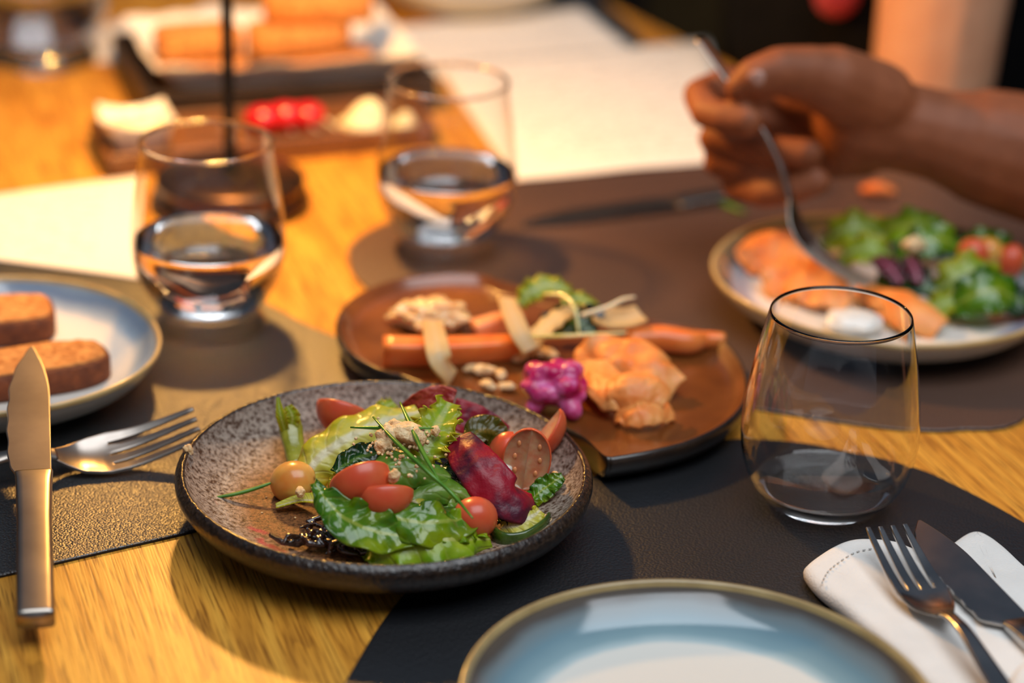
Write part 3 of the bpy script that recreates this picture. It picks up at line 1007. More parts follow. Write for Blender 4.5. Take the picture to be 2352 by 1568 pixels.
def fork(tail, head, label, up=(0, 0, 1), arch=1.0, mat='steel', wide=0.0125, shape=REST):
    m = frame(tail, head, up)
    L = (V(head) - V(tail)).length
    s = L / 0.195
    T = lambda x, y, z: m @ V((x * s, y * s, z * s * arch))
    root = empty('fork', V(tail), label, 'fork', 'steel forks')
    mt = M[mat]
    upv = m.to_3x3() @ V((0, 0, 1))
    hz, bz_, tz = shape
    hp = [T(0, y, z) for y, z in zip((0, .03, .07, .098, .112, .122), hz)]
    sweep('handle', hp, [.0055 * s, .0068 * s, .0052 * s, .0036 * s, .0031 * s, .0040 * s], [.0013 * s, .0013 * s, .0014 * s, .0017 * s, .0016 * s, .0011 * s], mt, root, up=upv, seg=40)
    # head: one dished sheet that splits into four tines
    zc = lambda y: lerp_list(bz_, (y - .120) / .035) if y < .150 else None
    yy = [.120 + .0025 * k for k in range(13)] + [.153 + .042 * k / 12 for k in range(1, 13)]
    zt = catmull([V((y, 0, z)) for y, z in zip((.150, .160, .178, .195), (zc(.1499),) + tuple(tz[1:]))], 30)
    wd = lambda y: lerp_list([.0036, .0070, .0104, .0122, wide, wide], min(1, (y - .120) / .035)) * (1 - .06 * max(0, (y - .155) / .04))
    ctr = (-.79, -.263, .263, .79)
    vs, fs = [], []
    ncol = 16
    for i, y in enumerate(yy):
        z = zc(y)
        if z is None:
            z = min(zt, key=lambda p: abs(p.x - y)).z
        root_y = max(0.0, (y - .140) / .055)
        hw_ = .21 - .11 * max(0, (y - .150) / .045)
        for k in range(4):
            for m_ in range(4):
                q = ctr[k] + (m_ / 1.5 - 1) * (hw_ if y > .150 else .21)
                q = max(-1, min(1, q)) if y <= .150 else q
                vs.append(T(q * wd(y), y, z + .0026 * q * q * min(1, i / 8) * (1 - .8 * root_y)))
    for i in range(len(yy) - 1):
        for c_ in range(ncol - 1):
            if c_ % 4 == 3 and yy[i] > .1485:
                continue
            a = i * ncol + c_
            fs.append((a, a + 1, a + ncol + 1, a + ncol))
    b = ob('head', vs, fs, mt, root)
    mod(b, 'SOLIDIFY', thickness=.0017 * s, offset=0)
    mod(b, 'BEVEL', width=.0003 * s, segments=2, limit_method='ANGLE', angle_limit=1.0)
    return root


def knife(tail, head, label, up=(0, 0, 1), edge=-1, mat='steel_satin', serr=0, L0=0.225, hw=0.0085, bw=0.0115, slim=False):
    m = frame(tail, head, up)
    L = (V(head) - V(tail)).length
    s = L / L0
    root = empty('table_knife', V(tail), label, 'knife', 'steel table knives')
    T = lambda x, y, z: m @ V((x * s, y * s, z * s))
    mt = M[mat]
    upv = m.to_3x3() @ V((0, 0, 1))
    sweep('handle', [T(0, 0, .0), T(0, .03, .0), T(0, .07, .0), T(0, .100, .0), T(0, .112, .0)],
          [hw * s, hw * .98 * s, hw * .96 * s, hw * 1.02 * s, hw * 1.08 * s], [.0048 * s, .0048 * s, .0044 * s, .0036 * s, .0022 * s], mt, root, up=upv, sq=5, n=24, seg=40)
    # blade outline
    out = []
    yb, yt = .110, L0
    n = 40
    for i in range(n + 1):      # cutting side
        t = i / n
        y = yb + (yt - yb) * t
        x = bw * (1.0 + .12 * math.sin(pi * min(1, t * 1.4))) if t < .55 else bw * (1.07 - ((t - .55) / .45) ** 2.2 * 1.0)
        if serr and .05 < t < .93:
            x += .00035 * math.cos(2 * pi * t * serr)
        if t < .06:
            x = hw * 1.0 + (bw - hw) * t / .06
        out.append((edge * x, y))
    for i in range(n, -1, -1):  # spine
        t = i / n
        y = yb + (yt - yb) * t
        x = hw * 1.0 if t < .6 else hw * (1 - ((t - .6) / .4) ** 1.8 * .93)
        out.append((-edge * x, y))
    k = len(out)
    vs = [T(x, y, .0009) for x, y in out] + [T(x, y, -.0009) for x, y in out]
    fs = [tuple(range(k)), tuple(range(2 * k - 1, k - 1, -1))] + [(i, (i + 1) % k, k + (i + 1) % k, k + i) for i in range(k)]
    b = ob('blade', vs, fs, mt, root, smooth=False)
    mod(b, 'BEVEL', width=.0006 * s, segments=2, limit_method='ANGLE')
    return root


fork(P(-440, 1160, .0035), P(452, 1036, .0035) + V((0, 0, 0.004)), 'steel fork lying under the knife beside the bread plate', arch=1.1, up=(0, -.40, .92), wide=.0135, mat='steel_satin')
knife(P(82, 1424, .0165), P(74, 797, .052), 'steel table knife leaning on the rim of the bread plate', edge=-1, serr=46)
fork(P(2440, 1790, .0150), P(2030, 1256, .0165), 'steel fork with bright tines lying on the white napkin', arch=0.75, wide=0.0128)
knife(P(2600, 1700, .0165), P(2112, 1196, .0165), 'dark shining steak knife lying on the white napkin beside the fork', edge=-1, serr=30, mat='steel', bw=0.0175)
knife(P(1880, 420, .0068), P(1196, 516, .0042), 'steel table knife lying on the brown-tinted placemat behind the board', edge=1)


# ------------------------------------------------------------------ napkin
def napkin():
    root = empty('napkin', P(2150, 1420, .002), 'folded white cloth napkin under the fork and steak knife', 'napkin')

    def fold(name, px, z0, z1, seed, parent=None):
        loop = closed_curve([P(x, y, z1) for x, y in px], 140)
        h = z1 - z0
        ls = []
        for a, d in ((0, .0035), (.12, .0015), (.3, .0003), (.5, 0), (.7, .0004), (.88, .0018), (.97, .0042), (1, .008)):
            ls.append(at_z(offset(loop, d), z0 + h * a))
        cen = sum(loop, V()) / len(loop)
        last = ls[-1]
        for k in (.75, .5, .25):
            ls.append([cen.lerp(p, k) * 1 for p in last])
            ls[-1] = at_z(ls[-1], z1)
        for l in ls[4:]:
            for p in l:
                p.z += .0012 * noise.noise(p * 45 + V((seed, 0, 0)))
        vs, fs = stack_loops(ls)
        return ob(name, vs, fs, M['napkin'], parent or root)
    fold('lower_fold', [(2090, 1330), (2128, 1282), (2175, 1252), (2212, 1224), (2236, 1214), (2262, 1219), (2300, 1246), (2352, 1292), (2460, 1380), (2640, 1540), (2560, 1690), (2380, 1720), (2200, 1500)], .0024, .0075, 1)
    fold('upper_fold', [(1848, 1300), (1856, 1282), (1885, 1262), (1930, 1238), (1968, 1228), (2010, 1229), (2060, 1238), (2095, 1250), (2130, 1262), (2180, 1300), (2300, 1400), (2480, 1560), (2600, 1700), (2420, 1760), (2250, 1668), (2140, 1570), (2060, 1490), (1960, 1404), (1880, 1340)],
         .0026, .0128, 2)
    hem = [P(x, y, .0136) for x, y in ((1888, 1338), (1902, 1312), (1928, 1290), (1965, 1268), (2010, 1258))]
    pts = catmull(hem, 26)
    for i in range(0, 26, 2):
        sweep('stitch', [pts[i], pts[i].lerp(pts[i + 1], .8)], [.0004, .0004], [.0003, .0003], M['stitch'], root, n=6, seg=2)
    fold('tucked_corner', [(2318, 1568), (2330, 1530), (2360, 1510), (2440, 1540), (2520, 1640), (2440, 1700), (2340, 1660)], .0120, .0240, 3)


napkin()


# ------------------------------------------------------------------ paper sheets
def sheet(px, label, seed, z=0.0004, lines=0, zs=None):
    """a sheet of paper: bilinear patch of its four corners, slightly wavy"""
    a, b, c, d = [P(x, y, (zs[i] if zs else z)) for i, (x, y) in enumerate(px)]
    n = 24
    vs, fs, uv = [], [], []
    for i in range(n + 1):
        for j in range(n + 1):
            u, v = i / n, j / n
            p = a.lerp(b, u).lerp(d.lerp(c, u), v)
            p.z += 0.0008 * (noise.noise(V((u * 3, v * 3, seed))) + 0.5)
            vs.append(p)
            uv.append((u, v))
    for i in range(n):
        for j in range(n):
            q = i * (n + 1) + j
            fs.append((q, q + 1, q + n + 2, q + n + 1))
    o = ob('menu_sheet', vs, fs, M['print'], None, uv=uv)
    mod(o, 'SOLIDIFY', thickness=0.0003, offset=1)
    tag(o, label, 'paper', 'menu sheets')
    return o


def printed():
    m, t, b = nodes('print')
    uv = N(t, 'ShaderNodeUVMap')
    sp = N(t, 'ShaderNodeSeparateXYZ')
    t.links.new(uv.outputs[0], sp.inputs[0])
    row = math_n(t, 'FRACT', math_n(t, 'MULTIPLY', sp.outputs[1], 22.0))
    on_row = math_n(t, 'LESS_THAN', math_n(t, 'ABSOLUTE', math_n(t, 'SUBTRACT', row, 0.5)), 0.16)
    mp = N(t, 'ShaderNodeMapping')
    mp.inputs['Scale'].default_value = (26, 22, 1)
    t.links.new(uv.outputs[0], mp.inputs[0])
    nz = N(t, 'ShaderNodeTexNoise', i_Scale=1.0, i_Detail=1.0)
    t.links.new(mp.outputs[0], nz.inputs['Vector'])
    word = math_n(t, 'GREATER_THAN', nz.outputs[0], 0.52)
    inx = math_n(t, 'LESS_THAN', math_n(t, 'ABSOLUTE', math_n(t, 'SUBTRACT', sp.outputs[0], 0.5)), 0.36)
    iny = math_n(t, 'LESS_THAN', math_n(t, 'ABSOLUTE', math_n(t, 'SUBTRACT', sp.outputs[1], 0.5)), 0.42)
    f = math_n(t, 'MULTIPLY', math_n(t, 'MULTIPLY', on_row, word), math_n(t, 'MULTIPLY', inx, iny))
    col = mixc(t, math_n(t, 'MULTIPLY', f, 0.45), rgb((242, 234, 222)), rgb((120, 104, 96)))
    t.links.new(col, b.inputs['Base Color'])
    b.inputs['Roughness'].default_value = 0.75
    return m


M['print'] = printed()
sheet([(-330, 492), (330, 402), (318, 642), (-420, 540)],
      'bright white menu sheet lying behind the bread plate on the left', 1, z=0.0026)
sheet([(860, 66), (1336, 18), (1462, 118), (930, 190)], 'far white menu sheet beside the bread box', 2, z=0.0026)
sheet([(1000, 150), (1625, 92), (1712, 366), (1182, 414)], 'white menu sheet reaching under the hand behind the brown-tinted placemat', 3, z=0.0034)


# ------------------------------------------------------------------ bread, tray and butter
def bread_slice(c, rot, size, label, tilt=0.0, group='bread slices', tiltdir=0.0, crust='rye_crust'):
    c = V(c)
    root = empty('bread_slice', c, label, 'bread', group)
    w_, d_, h_ = size
    out = []
    for i in range(40):
        a = 2 * pi * i / 40
        ca, sa = math.cos(a), math.sin(a)
        r = 2 / 3.6
        out.append(V((w_ / 2 * math.copysign(abs(ca) ** r, ca) * (1 + .05 * noise.noise(V((ca * 2, sa * 2, c.x * 50)))),
                      d_ / 2 * math.copysign(abs(sa) ** r, sa) * (1 + .05 * noise.noise(V((sa * 2, ca * 2, c.y * 50)))), 0)))
    mt = Matrix.Translation(c) @ Matrix.Rotation(rot, 4, 'Z') @ Matrix.Rotation(tilt, 4, 'X') @ Matrix.Rotation(tiltdir, 4, 'Y')

    def tr(l, z):
        return [mt @ V((p.x, p.y, z)) for p in l]
    vs, fs = stack_loops([tr(offset(out, .002), 0), tr(out, .002), tr(out, h_ - .002), tr(offset(out, .0018), h_ - .0004), tr(offset(out, .003), h_ - .0002)])
    ob('crust', vs, fs, M[crust], root)
    inner = offset(out, .0028)
    n = 9
    loops = []
    for k in range(n):
        s_ = 1 - k / n
        loops.append([mt @ V((p.x * s_, p.y * s_, h_ + .0002 + .0009 * (noise.noise(V((p.x * s_ * 260, p.y * s_ * 260, c.x * 30))) + .3))) for p in inner])
    loops = [tr(inner, h_ - .0012)] + loops
    vs, fs = stack_loops(loops, cap_first=True)
    ob('crumb', vs, fs, M['rye'], root)
    return root


bz = 0.0113
bread_slice(P(62, 838, bz + .012) - V((0, 0, .012)), math.radians(24), (.092, .042, .016), 'thick brown bread slice at the front of the bread plate under the knife tip', group='bread on the plate')
bread_slice(P(8, 722, bz + .012) - V((0, 0, .012)), math.radians(14), (.060, .046, .016), 'brown bread slice at the back of the bread plate', group='bread on the plate')


def tray():
    fl_, fr, br, bl = P(246, 412), P(1004, 338), P(958, 262), P(204, 322)
    c = (fl_ + fr + br + bl) / 4
    root = empty('butter_tray', c, 'long narrow wooden tray holding butter behind the lamp', 'tray')
    loop = []
    cs = [fl_, fr, br, bl]
    for i in range(4):
        a, b, d = cs[i - 1], cs[i], cs[(i + 1) % 4]
        for k in range(6):
            t = k / 5
            p = (b + (a - b).normalized() * .006).lerp(b, t).lerp(b.lerp(b + (d - b).normalized() * .006, t), t)
            loop.append(p)
    vs, fs = stack_loops([at_z(offset(loop, .001), .0002), at_z(loop, .0015), at_z(loop, .0165), at_z(offset(loop, .0008), .0174), at_z(offset(loop, .0045), .0174), at_z(offset(loop, .005), .0168), at_z(offset(loop, .0054), .0098)])
    ob('body', vs, fs, M['tray_wood'], root, smooth=False)
    return c


TRAYC = tray()


def butter_things():
    # square flared dish with butter
    c = P(316, 336, .0098)
    root = empty('butter_dish', c, 'small white square dish of butter on the left end of the wooden tray', 'dish')
    n = 64

    def sq(r, z, lift=0.0, rot=.35):
        l = []
        for i in range(n):
            a = 2 * pi * i / n
            k = 1 / max(abs(math.cos(a)), abs(math.sin(a)))
            k = k ** .75
            l.append(c + V((r * k * math.cos(a + rot), r * k * math.sin(a + rot), z + lift * (k - 1) * 2.4)))
        return l
    vs, fs = stack_loops([sq(.016, 0), sq(.018, .002), sq(.0235, .014, .006), sq(.0265, .021, .008), sq(.0272, .0225, .008), sq(.0262, .0226, .008), sq(.0228, .0145, .006), sq(.017, .004), sq(.010, .0032)])
    ob('bowl', vs, fs, M['china'], root)
    o = blob('butter_curl', c + V((0.001, 0, .013)), (.0205, .0205, .012), M['butter'], None, seed=3, amp=.2, freq=1.4, squash=-.5)
    tag(o, 'soft pale butter heaped in the white square dish', 'butter', 'butter')
    for i, (x, y, r, h, lab) in enumerate([(836, 290, .0200, .022, 'peaked pale butter quenelle on the wooden tray'),
                                            (925, 292, .0105, .013, 'small pale butter dollop at the right end of the wooden tray')]):
        q = P(x, y, .0098)
        n = 40
        ls = []
        for k in range(13):
            t = k / 12
            rr = r * (math.sqrt(max(0, 1 - t ** 1.6)) * (1 - .35 * t) + .02)
            l = []
            for a in range(n):
                th = 2 * pi * a / n
                f = 1 + .08 * math.sin(3 * th + 5 * t) + .05 * math.sin(5 * th)
                l.append(q + V((rr * f * math.cos(th) + .25 * r * t, .62 * rr * f * math.sin(th), h * t)))
            ls.append(l)
        vs, fs = stack_loops(ls)
        o = ob('butter_dollop', vs, fs, M['butter'])
        tag(o, lab, 'butter', 'butter')
    for i, (x, y, r) in enumerate([(604, 306, .0125), (655, 303, .0135), (707, 298, .0125)]):
        q = P(x, y, .0098)
        root = empty('radish', q, ['red radish on the wooden tray, leftmost of three', 'middle red radish on the wooden tray', 'red radish on the wooden tray nearest the peaked butter'][i], 'radish', 'radishes on the tray')
        blob('bulb', q + V((0, 0, r * .86)), (r * 1.15, r, r * .9), M['berry'], root, seed=i, amp=.06, sub=3)
        sweep('root', [q + V((r * .9, 0, r * .8)), q + V((r * 1.5, -.004, r * .5)), q + V((r * 2.0, -.006, r * .25))], [.0016, .0008, .0003], [.0016, .0008, .0003], M['cream'], root, n=8)


butter_things()


def bread_box():
    fl_, fr = P(338, 302), P(1006, 256)
    xd = (fr - fl_).normalized()
    W = (fr - fl_).length
    yd = V((-xd.y, xd.x, 0))
    DEP, HT, T_ = .175, .030, .008
    c = fl_ + xd * (W / 2) + yd * (DEP / 2)
    rot = math.atan2(xd.y, xd.x)
    root = empty('bread_box', c, 'low dark wooden box of sliced bread lined with white paper', 'box')
    box('bottom', c + V((0, 0, .004)), (W, DEP, .008), M['dark_wood'], root, rot)
    for s in (-1, 1):
        box('side_panel', c + yd * (s * (DEP - T_) / 2) + V((0, 0, .008 + (HT - .008) / 2)), (W, T_, HT - .008), M['dark_wood'], root, rot)
        box('end_panel', c + xd * (s * (W - T_) / 2) + V((0, 0, .008 + (HT - .008) / 2)), (T_, DEP - 2 * T_, HT - .008), M['dark_wood'], root, rot)
    # crumpled liner
    n = 44
    vs, fs = [], []
    for i in range(n + 1):
        for j in range(n + 1):
            u, v = 2 * i / n - 1, 2 * j / n - 1
            d = max(abs(u), abs(v))
            z = .0095 + (.0335 * max(0, (d - .72) / .28) ** .7 if d > .72 else 0)
            p = c + xd * (u * (W / 2 - T_ - .001)) + yd * (v * (DEP / 2 - T_ - .001)) + V((0, 0, z))
            p.z += .0028 * (noise.noise(p * 38) + .6) * (1 if d > .72 else .15) + (.006 * max(0, d - .85) / .15 * noise.noise(p * 20))
            vs.append(p)
    for i in range(n):
        for j in range(n):
            a = i * (n + 1) + j
            fs.append((a, a + 1, a + n + 2, a + n + 1))
    o = ob('liner_paper', vs, fs, M['paper'])
    mod(o, 'SOLIDIFY', thickness=.0004, offset=1)
    tag(o, 'crumpled white liner paper inside the bread box', 'paper')
    z0 = .0150
    S = [(-.062, -.040, -.05, 0, (.072, .044, .024), 'wide brown bread slice at the left of the bread box'),
         (.034, -.048, .05, 0, (.086, .042, .024), 'brown bread slice at the bottom front of the stack in the bread box'),
         (.026, .008, -.10, 0, (.084, .048, .024), 'brown bread slice behind the bottom front one in the bread box'),
         (.016, -.044, .14, .0262, (.084, .046, .022), 'brown bread slice in the middle layer of the stack in the box'),
         (.034, -.036, -.16, .0502, (.090, .046, .022), 'topmost brown bread slice of the stack in the box'),
         (-.064, -.036, .06, .0262, (.070, .046, .020), 'upper brown bread slice at the left of the bread box')]
    for a, b, r, dz, sz, lab in S:
        bread_slice(c + xd * a + yd * (b + .013) + V((0, 0, z0 + dz)), rot + r, sz, lab, group='bread in the box', crust='rye')
    # cloth thrown behind the bread
    q = c + yd * (DEP / 2 + .055)
    vs, fs = [], []
    for i in range(31):
        for j in range(21):
            u, v = i / 30 - .5, j / 20 - .5
            e = max(abs(u), abs(v)) * 2
            p = q + xd * (u * .26) + yd * (v * .085) + V((0, 0, .0006))
            p.z += max(0, 1 - e ** 3) * .022 * (1.0 + .8 * noise.noise(p * 26)) + .004 * max(0, noise.noise(p * 60)) * (1 - e)
            vs.append(p)
    for i in range(30):
        for j in range(20):
            a = i * 21 + j
            fs.append((a, a + 1, a + 22, a + 21))
    o = ob('cloth_napkin', vs, fs, M['napkin'])
    mod(o, 'SOLIDIFY', thickness=.0008, offset=1)
    tag(o, 'rumpled pale cloth napkin behind the bread box', 'napkin')


bread_box()
#SPLIT_FOOD
# ------------------------------------------------------------------ the salad
def S(x, y, z):
    return P(x, y, z)


CAMUP = (0, -0.65, 0.76)


def lf(name, pts, widths, mat, label, cat='leaf', group='salad on the stone plate', up=CAMUP, **k):
    o = leaf(name, [S(*p) for p in pts], widths, M[mat], None, up=up, **k)
    return tag(o, label, cat, group)


# bed of leaves
lf('lettuce_leaf', [(770, 1190, .0165), (860, 1140, .0185), (960, 1120, .0185), (1060, 1130, .0175)], [.006, .017, .018, .008], 'lf_dark',
   'dark green leaf buried under the tomato halves', up=(0, 0, 1), ruff=.002, curl=.1, seed=2)
lf('lettuce_leaf', [(960, 1050, .019), (1040, 1090, .0185), (1110, 1140, .0165), (1170, 1170, .0155)], [.006, .015, .014, .006], 'lf_black',
   'blackish wet leaf in the gap left of the folded beet slice', up=(0, 0, 1), ruff=.0025, seed=5)
lf('lettuce_leaf', [(760, 1050, .0175), (850, 1030, .022), (950, 1010, .022), (1040, 1000, .020)], [.006, .018, .018, .008], 'lf_dark',
   'dark green leaf under the pale lettuce', up=(0, 0, 1), ruff=.002, seed=8)
# front romaine
lf('lettuce_leaf', [(818, 1250, .0175), (880, 1246, .0235), (960, 1240, .0260), (1040, 1238, .0250), (1124, 1240, .0175)], [.0060, .0130, .0160, .0150, .0040], 'lf_bright',
   'bright green ruffled lettuce leaf lying at the front of the plate', ruff=.0034, rfreq=4.5, curl=-.25, seed=1, bumps=.0014, bfreq=110, nu=70)
lf('lettuce_leaf', [(722, 1110, .047), (752, 1150, .041), (800, 1195, .035), (870, 1222, .030), (950, 1235, .026)], [.0018, .0070, .0115, .0120, .005], 'lf_romaine',
   'glossy green romaine leaf with a pointed tip rising on the left', ruff=.0026, rfreq=3.5, curl=.25, seed=3, bumps=.0016, bfreq=120, nu=70)
lf('lettuce_leaf', [(850, 1165, .034), (910, 1190, .0345), (990, 1200, .0335), (1060, 1190, .030), (1092, 1168, .027)], [.005, .0105, .0125, .0100, .003], 'lf_romaine',
   'shining romaine leaf folded below the tomato halves', ruff=.0026, rfreq=3, curl=-.2, seed=4, bumps=.0018, bfreq=120, nu=70)
lf('lettuce_leaf', [(1000, 1228, .0265), (1050, 1212, .0275), (1090, 1205, .0265), (1120, 1222, .0220)], [.006, .0095, .0085, .003], 'lf_bright',
   'light green leaf edge below the red tomato piece in front', ruff=.0025, rfreq=3, seed=6, bumps=.0006)
# pale and frilly leaves
lf('lettuce_leaf', [(700, 1098, .0215), (735, 1050, .030), (800, 1005, .038), (880, 968, .043), (965, 945, .043)], [.0085, .0125, .0140, .0125, .005], 'lf_pale',
   'pale yellow lettuce heart leaf at the upper left of the salad', ruff=.0022, rfreq=4, curl=-.45, seed=7, bumps=.0011, nu=60)
lf('lettuce_leaf', [(965, 1062, .040), (985, 1020, .047), (1005, 975, .053), (1032, 925, .057)], [.0085, .0135, .0140, .0070], 'lf_frill',
   'frilly green lettuce leaf with a jagged yellow margin', ruff=.0026, rfreq=5, curl=.2, seed=9, jag=.42, jfreq=13, bumps=.0006, nu=90, nv=24)
lf('lettuce_leaf', [(905, 925, .034), (885, 935, .034), (880, 950, .032)], [.004, .006, .004], 'lf_frill',
   'small yellow frill of lettuce peeping out behind the pale leaf', ruff=.0016, jag=.3, seed=12)
lf('lettuce_leaf', [(770, 1085, .0375), (805, 1060, .0405), (845, 1045, .043), (880, 1040, .044)], [.003, .0070, .0080, .005], 'lf_dark',
   'dark crinkled green leaf left of the centre', ruff=.0012, rfreq=3, seed=10, bumps=.0016)
lf('lettuce_leaf', [(858, 1070, .0465), (900, 1072, .0485), (960, 1080, .0470), (1035, 1096, .0400)], [.0095, .0100, .0090, .004], 'lf_rib',
   'ribbed green romaine stalk in the centre under the nuts', curl=-.4, seed=11, bumps=.0008, ruff=.001)
lf('lettuce_leaf', [(930, 1150, .036), (985, 1128, .0385), (1040, 1125, .037), (1088, 1148, .031)], [.004, .0068, .0074, .003], 'lf_rib',
   'long folded green leaf between the tomato halves and the beet', curl=-.5, seed=13, ruff=.001, bumps=.0006)
lf('lettuce_leaf', [(1000, 1178, .033), (960, 1160, .0355), (938, 1130, .036)], [.003, .0055, .003], 'lf_pale',
   'small pale green leaf piece right of the tomato halves', seed=14, curl=-.3)
lf('lettuce_leaf', [(1222, 1146, .0190), (1250, 1122, .0235), (1275, 1104, .0270), (1292, 1094, .0285)], [.005, .0065, .005, .002], 'lf_romaine',
   'small crinkled green leaf on the right side of the plate', ruff=.0014, bumps=.0014, seed=15)
lf('lettuce_leaf', [(1150, 1212, .0180), (1185, 1205, .0215), (1222, 1186, .0240), (1240, 1172, .0250)], [.004, .0065, .006, .003], 'lf_pale',
   'translucent pale leaf inside the green pepper slice', ruff=.0012, bumps=.001, seed=16)
lf('lettuce_leaf', [(1082, 1012, .0400), (1100, 990, .0420), (1130, 992, .0410), (1160, 1015, .0370)], [.0040, .0085, .0085, .0045], 'lf_olive',
   'olive brown wilted leaf behind the folded beet slice', up=(-.2, -.8, .5), bumps=.0008, seed=17, ruff=.001, fold=-.1)
lf('lettuce_leaf', [(740, 1152, .0205), (690, 1150, .0190), (634, 1164, .0160)], [.0060, .0045, .0022], 'lf_pale',
   'pale lettuce rib lying left of the tomato halves', up=(0, 0, 1), curl=.4, seed=18)
FILL = [([(880, 1150, .030), (925, 1120, .034), (960, 1115, .033)], 'lf_dark', 'dark leaf scrap between the tomato pair and the centre stalk'),
        ([(1010, 1165, .030), (1045, 1150, .032), (1080, 1160, .028)], 'lf_rib', 'green leaf scrap left of the front tomato piece'),
        ([(800, 1085, .034), (780, 1110, .030), (765, 1130, .026)], 'lf_frill', 'yellow green leaf scrap left of the tomato pair'),
        ([(1060, 1060, .036), (1035, 1085, .036), (1020, 1110, .034)], 'lf_dark', 'dark leaf scrap at the left end of the folded beet slice'),
        ([(840, 960, .030), (820, 975, .028), (805, 990, .024)], 'lf_olive', 'olive leaf scrap beside the back tomato wedge'),
        ([(1140, 1190, .020), (1165, 1180, .024), (1200, 1185, .022)], 'lf_dark', 'dark leaf scrap under the lower end of the folded beet'),
        ([(760, 1170, .022), (775, 1200, .022), (800, 1235, .020)], 'lf_olive', 'olive leaf scrap above the dark onion heap')]
for i, (p, mt_, lab) in enumerate(FILL):
    lf('lettuce_leaf', p, [.003, .0065, .003], mt_, lab, ruff=.0016, rfreq=2.5, seed=200 + i, bumps=.0012)
# stalk at the back left
o = sweep('broccoli_stalk', [S(686, 1072, .0160), S(676, 1030, .0215), S(668, 985, .0280), S(662, 945, .0345)], [.0058, .0056, .0066, .0050], [.0046, .0044, .0050, .0034], M['stalk'], n=14)
st = o
tag(st, 'green broccoli stalk leaning at the back left of the plate', 'broccoli', 'salad on the stone plate')
leaf('stalk_leaf', [S(655, 990, .0290), S(645, 955, .0390), S(638, 912, .0480)], [.0024, .0028, .0008], M['lf_frill'], st, up=(0, -1, .3))
leaf('stalk_leaf', [S(668, 985, .0290), S(672, 955, .0370), S(660, 932, .0420)], [.003, .0042, .002], M['lf_frill'], st, up=(0, -1, .3), ruff=.001)

# beet slices
lf('beet_slice', [(1050, 1008, .0505), (1075, 1040, .0490), (1115, 1090, .0430), (1165, 1138, .0350), (1226, 1172, .0240)], [.0075, .0108, .0118, .0116, .0095], 'beet',
   'folded dark crimson beet slice draped across the right of the salad', cat='beet', curl=-.22, fold=-.12, bumps=.0022, seed=21, thick=.0022, ruff=.0008, rfreq=1.7, nu=60, up=(-.15, -.55, .8), bfreq=75)
lf('beet_slice', [(925, 940, .0350), (970, 922, .0430), (1010, 914, .0450), (1042, 922, .0440)], [.0030, .0060, .0070, .0060], 'beet_dry',
   'orange red rough beet slice standing at the back of the salad', cat='beet', bumps=.0012, seed=22, thick=.002, up=(0, -.9, .4))
lf('beet_slice', [(1038, 948, .0350), (1080, 962, .0320), (1120, 978, .0280), (1162, 998, .0230)], [.0085, .0090, .0080, .0050], 'beet',
   'smooth crimson beet slice behind the olive leaf', cat='beet', bumps=.0008, seed=23, thick=.002, up=(0.1, -.85, .5))


# tomatoes
def tomato(c, r, rot, label, wedge=pi / 2, group='tomato pieces', gold=False, seeds=True, hollow=.22):
    """a cut cherry tomato: skin outside, flesh on the two cut faces"""
    c = V(c)
    zd = V(rot[1]).normalized()
    xd_ = V(rot[0])
    xd_ = (xd_ - zd * xd_.dot(zd)).normalized()
    yd_ = zd.cross(xd_)
    m = Matrix(((xd_.x, yd_.x, zd.x), (xd_.y, yd_.y, zd.y), (xd_.z, yd_.z, zd.z)))
    root = empty('tomato_wedge', c - V((0, 0, max(r) * .6)), label, 'tomato', group)
    nl, nt = 18, 14
    T = lambda a, b: c + m @ V((r[0] * math.cos(b) * math.cos(a), r[1] * math.cos(b) * math.sin(a), r[2] * math.sin(b)))
    vs, fs = [], []
    for i in range(nl + 1):
        a = -wedge / 2 + wedge * i / nl
        for j in range(nt + 1):
            b = -pi / 2 + pi * j / nt
            vs.append(T(a, b))
    for i in range(nl):
        for j in range(nt):
            q = i * (nt + 1) + j
            fs.append((q, q + nt + 1, q + nt + 2, q + 1))
    sk = ob('skin', vs, fs, M['tomato_gold' if gold else 'tomato'], root)
    mod(sk, 'SOLIDIFY', thickness=.0008, offset=1)
    for s in (-1, 1):
        a = s * wedge / 2
        vs, fs = [], []
        K = 8
        for k in range(K + 1):
            q = k / K
            for j in range(nt + 1):
                b = -pi / 2 + pi * j / nt
                p = V((r[0] * math.cos(b) * math.cos(a), r[1] * math.cos(b) * math.sin(a), r[2] * math.sin(b)))
                dent = V((math.sin(a), -math.cos(a), 0)) * (-s) * (max(r) * hollow) * math.sin(pi * q) * math.cos(b)
                vs.append(c + m @ (V((p.x * q, p.y * q, p.z)) - dent * 1.0))
        for k in range(K):
            for j in range(nt):
                q = k * (nt + 1) + j
                fs.append((q, q + nt + 1, q + nt + 2, q + 1))
        fl_ = ob('flesh', vs, fs, M['tomato_flesh'], root)
        if seeds:
            for k in range(3):
                b = (-.6, 0, .6)[k]
                p = V((r[0] * .55 * math.cos(b) * math.cos(a), r[1] * .55 * math.cos(b) * math.sin(a), r[2] * .8 * math.sin(b)))
                p -= V((math.sin(a), -math.cos(a), 0)) * (-s) * (max(r) * hollow * .9) * math.cos(b)
                blob('seed', c + m @ p, (.0011, .0008, .0018), M['seed'], fl_, seed=k, amp=.1, sub=2)
    return root


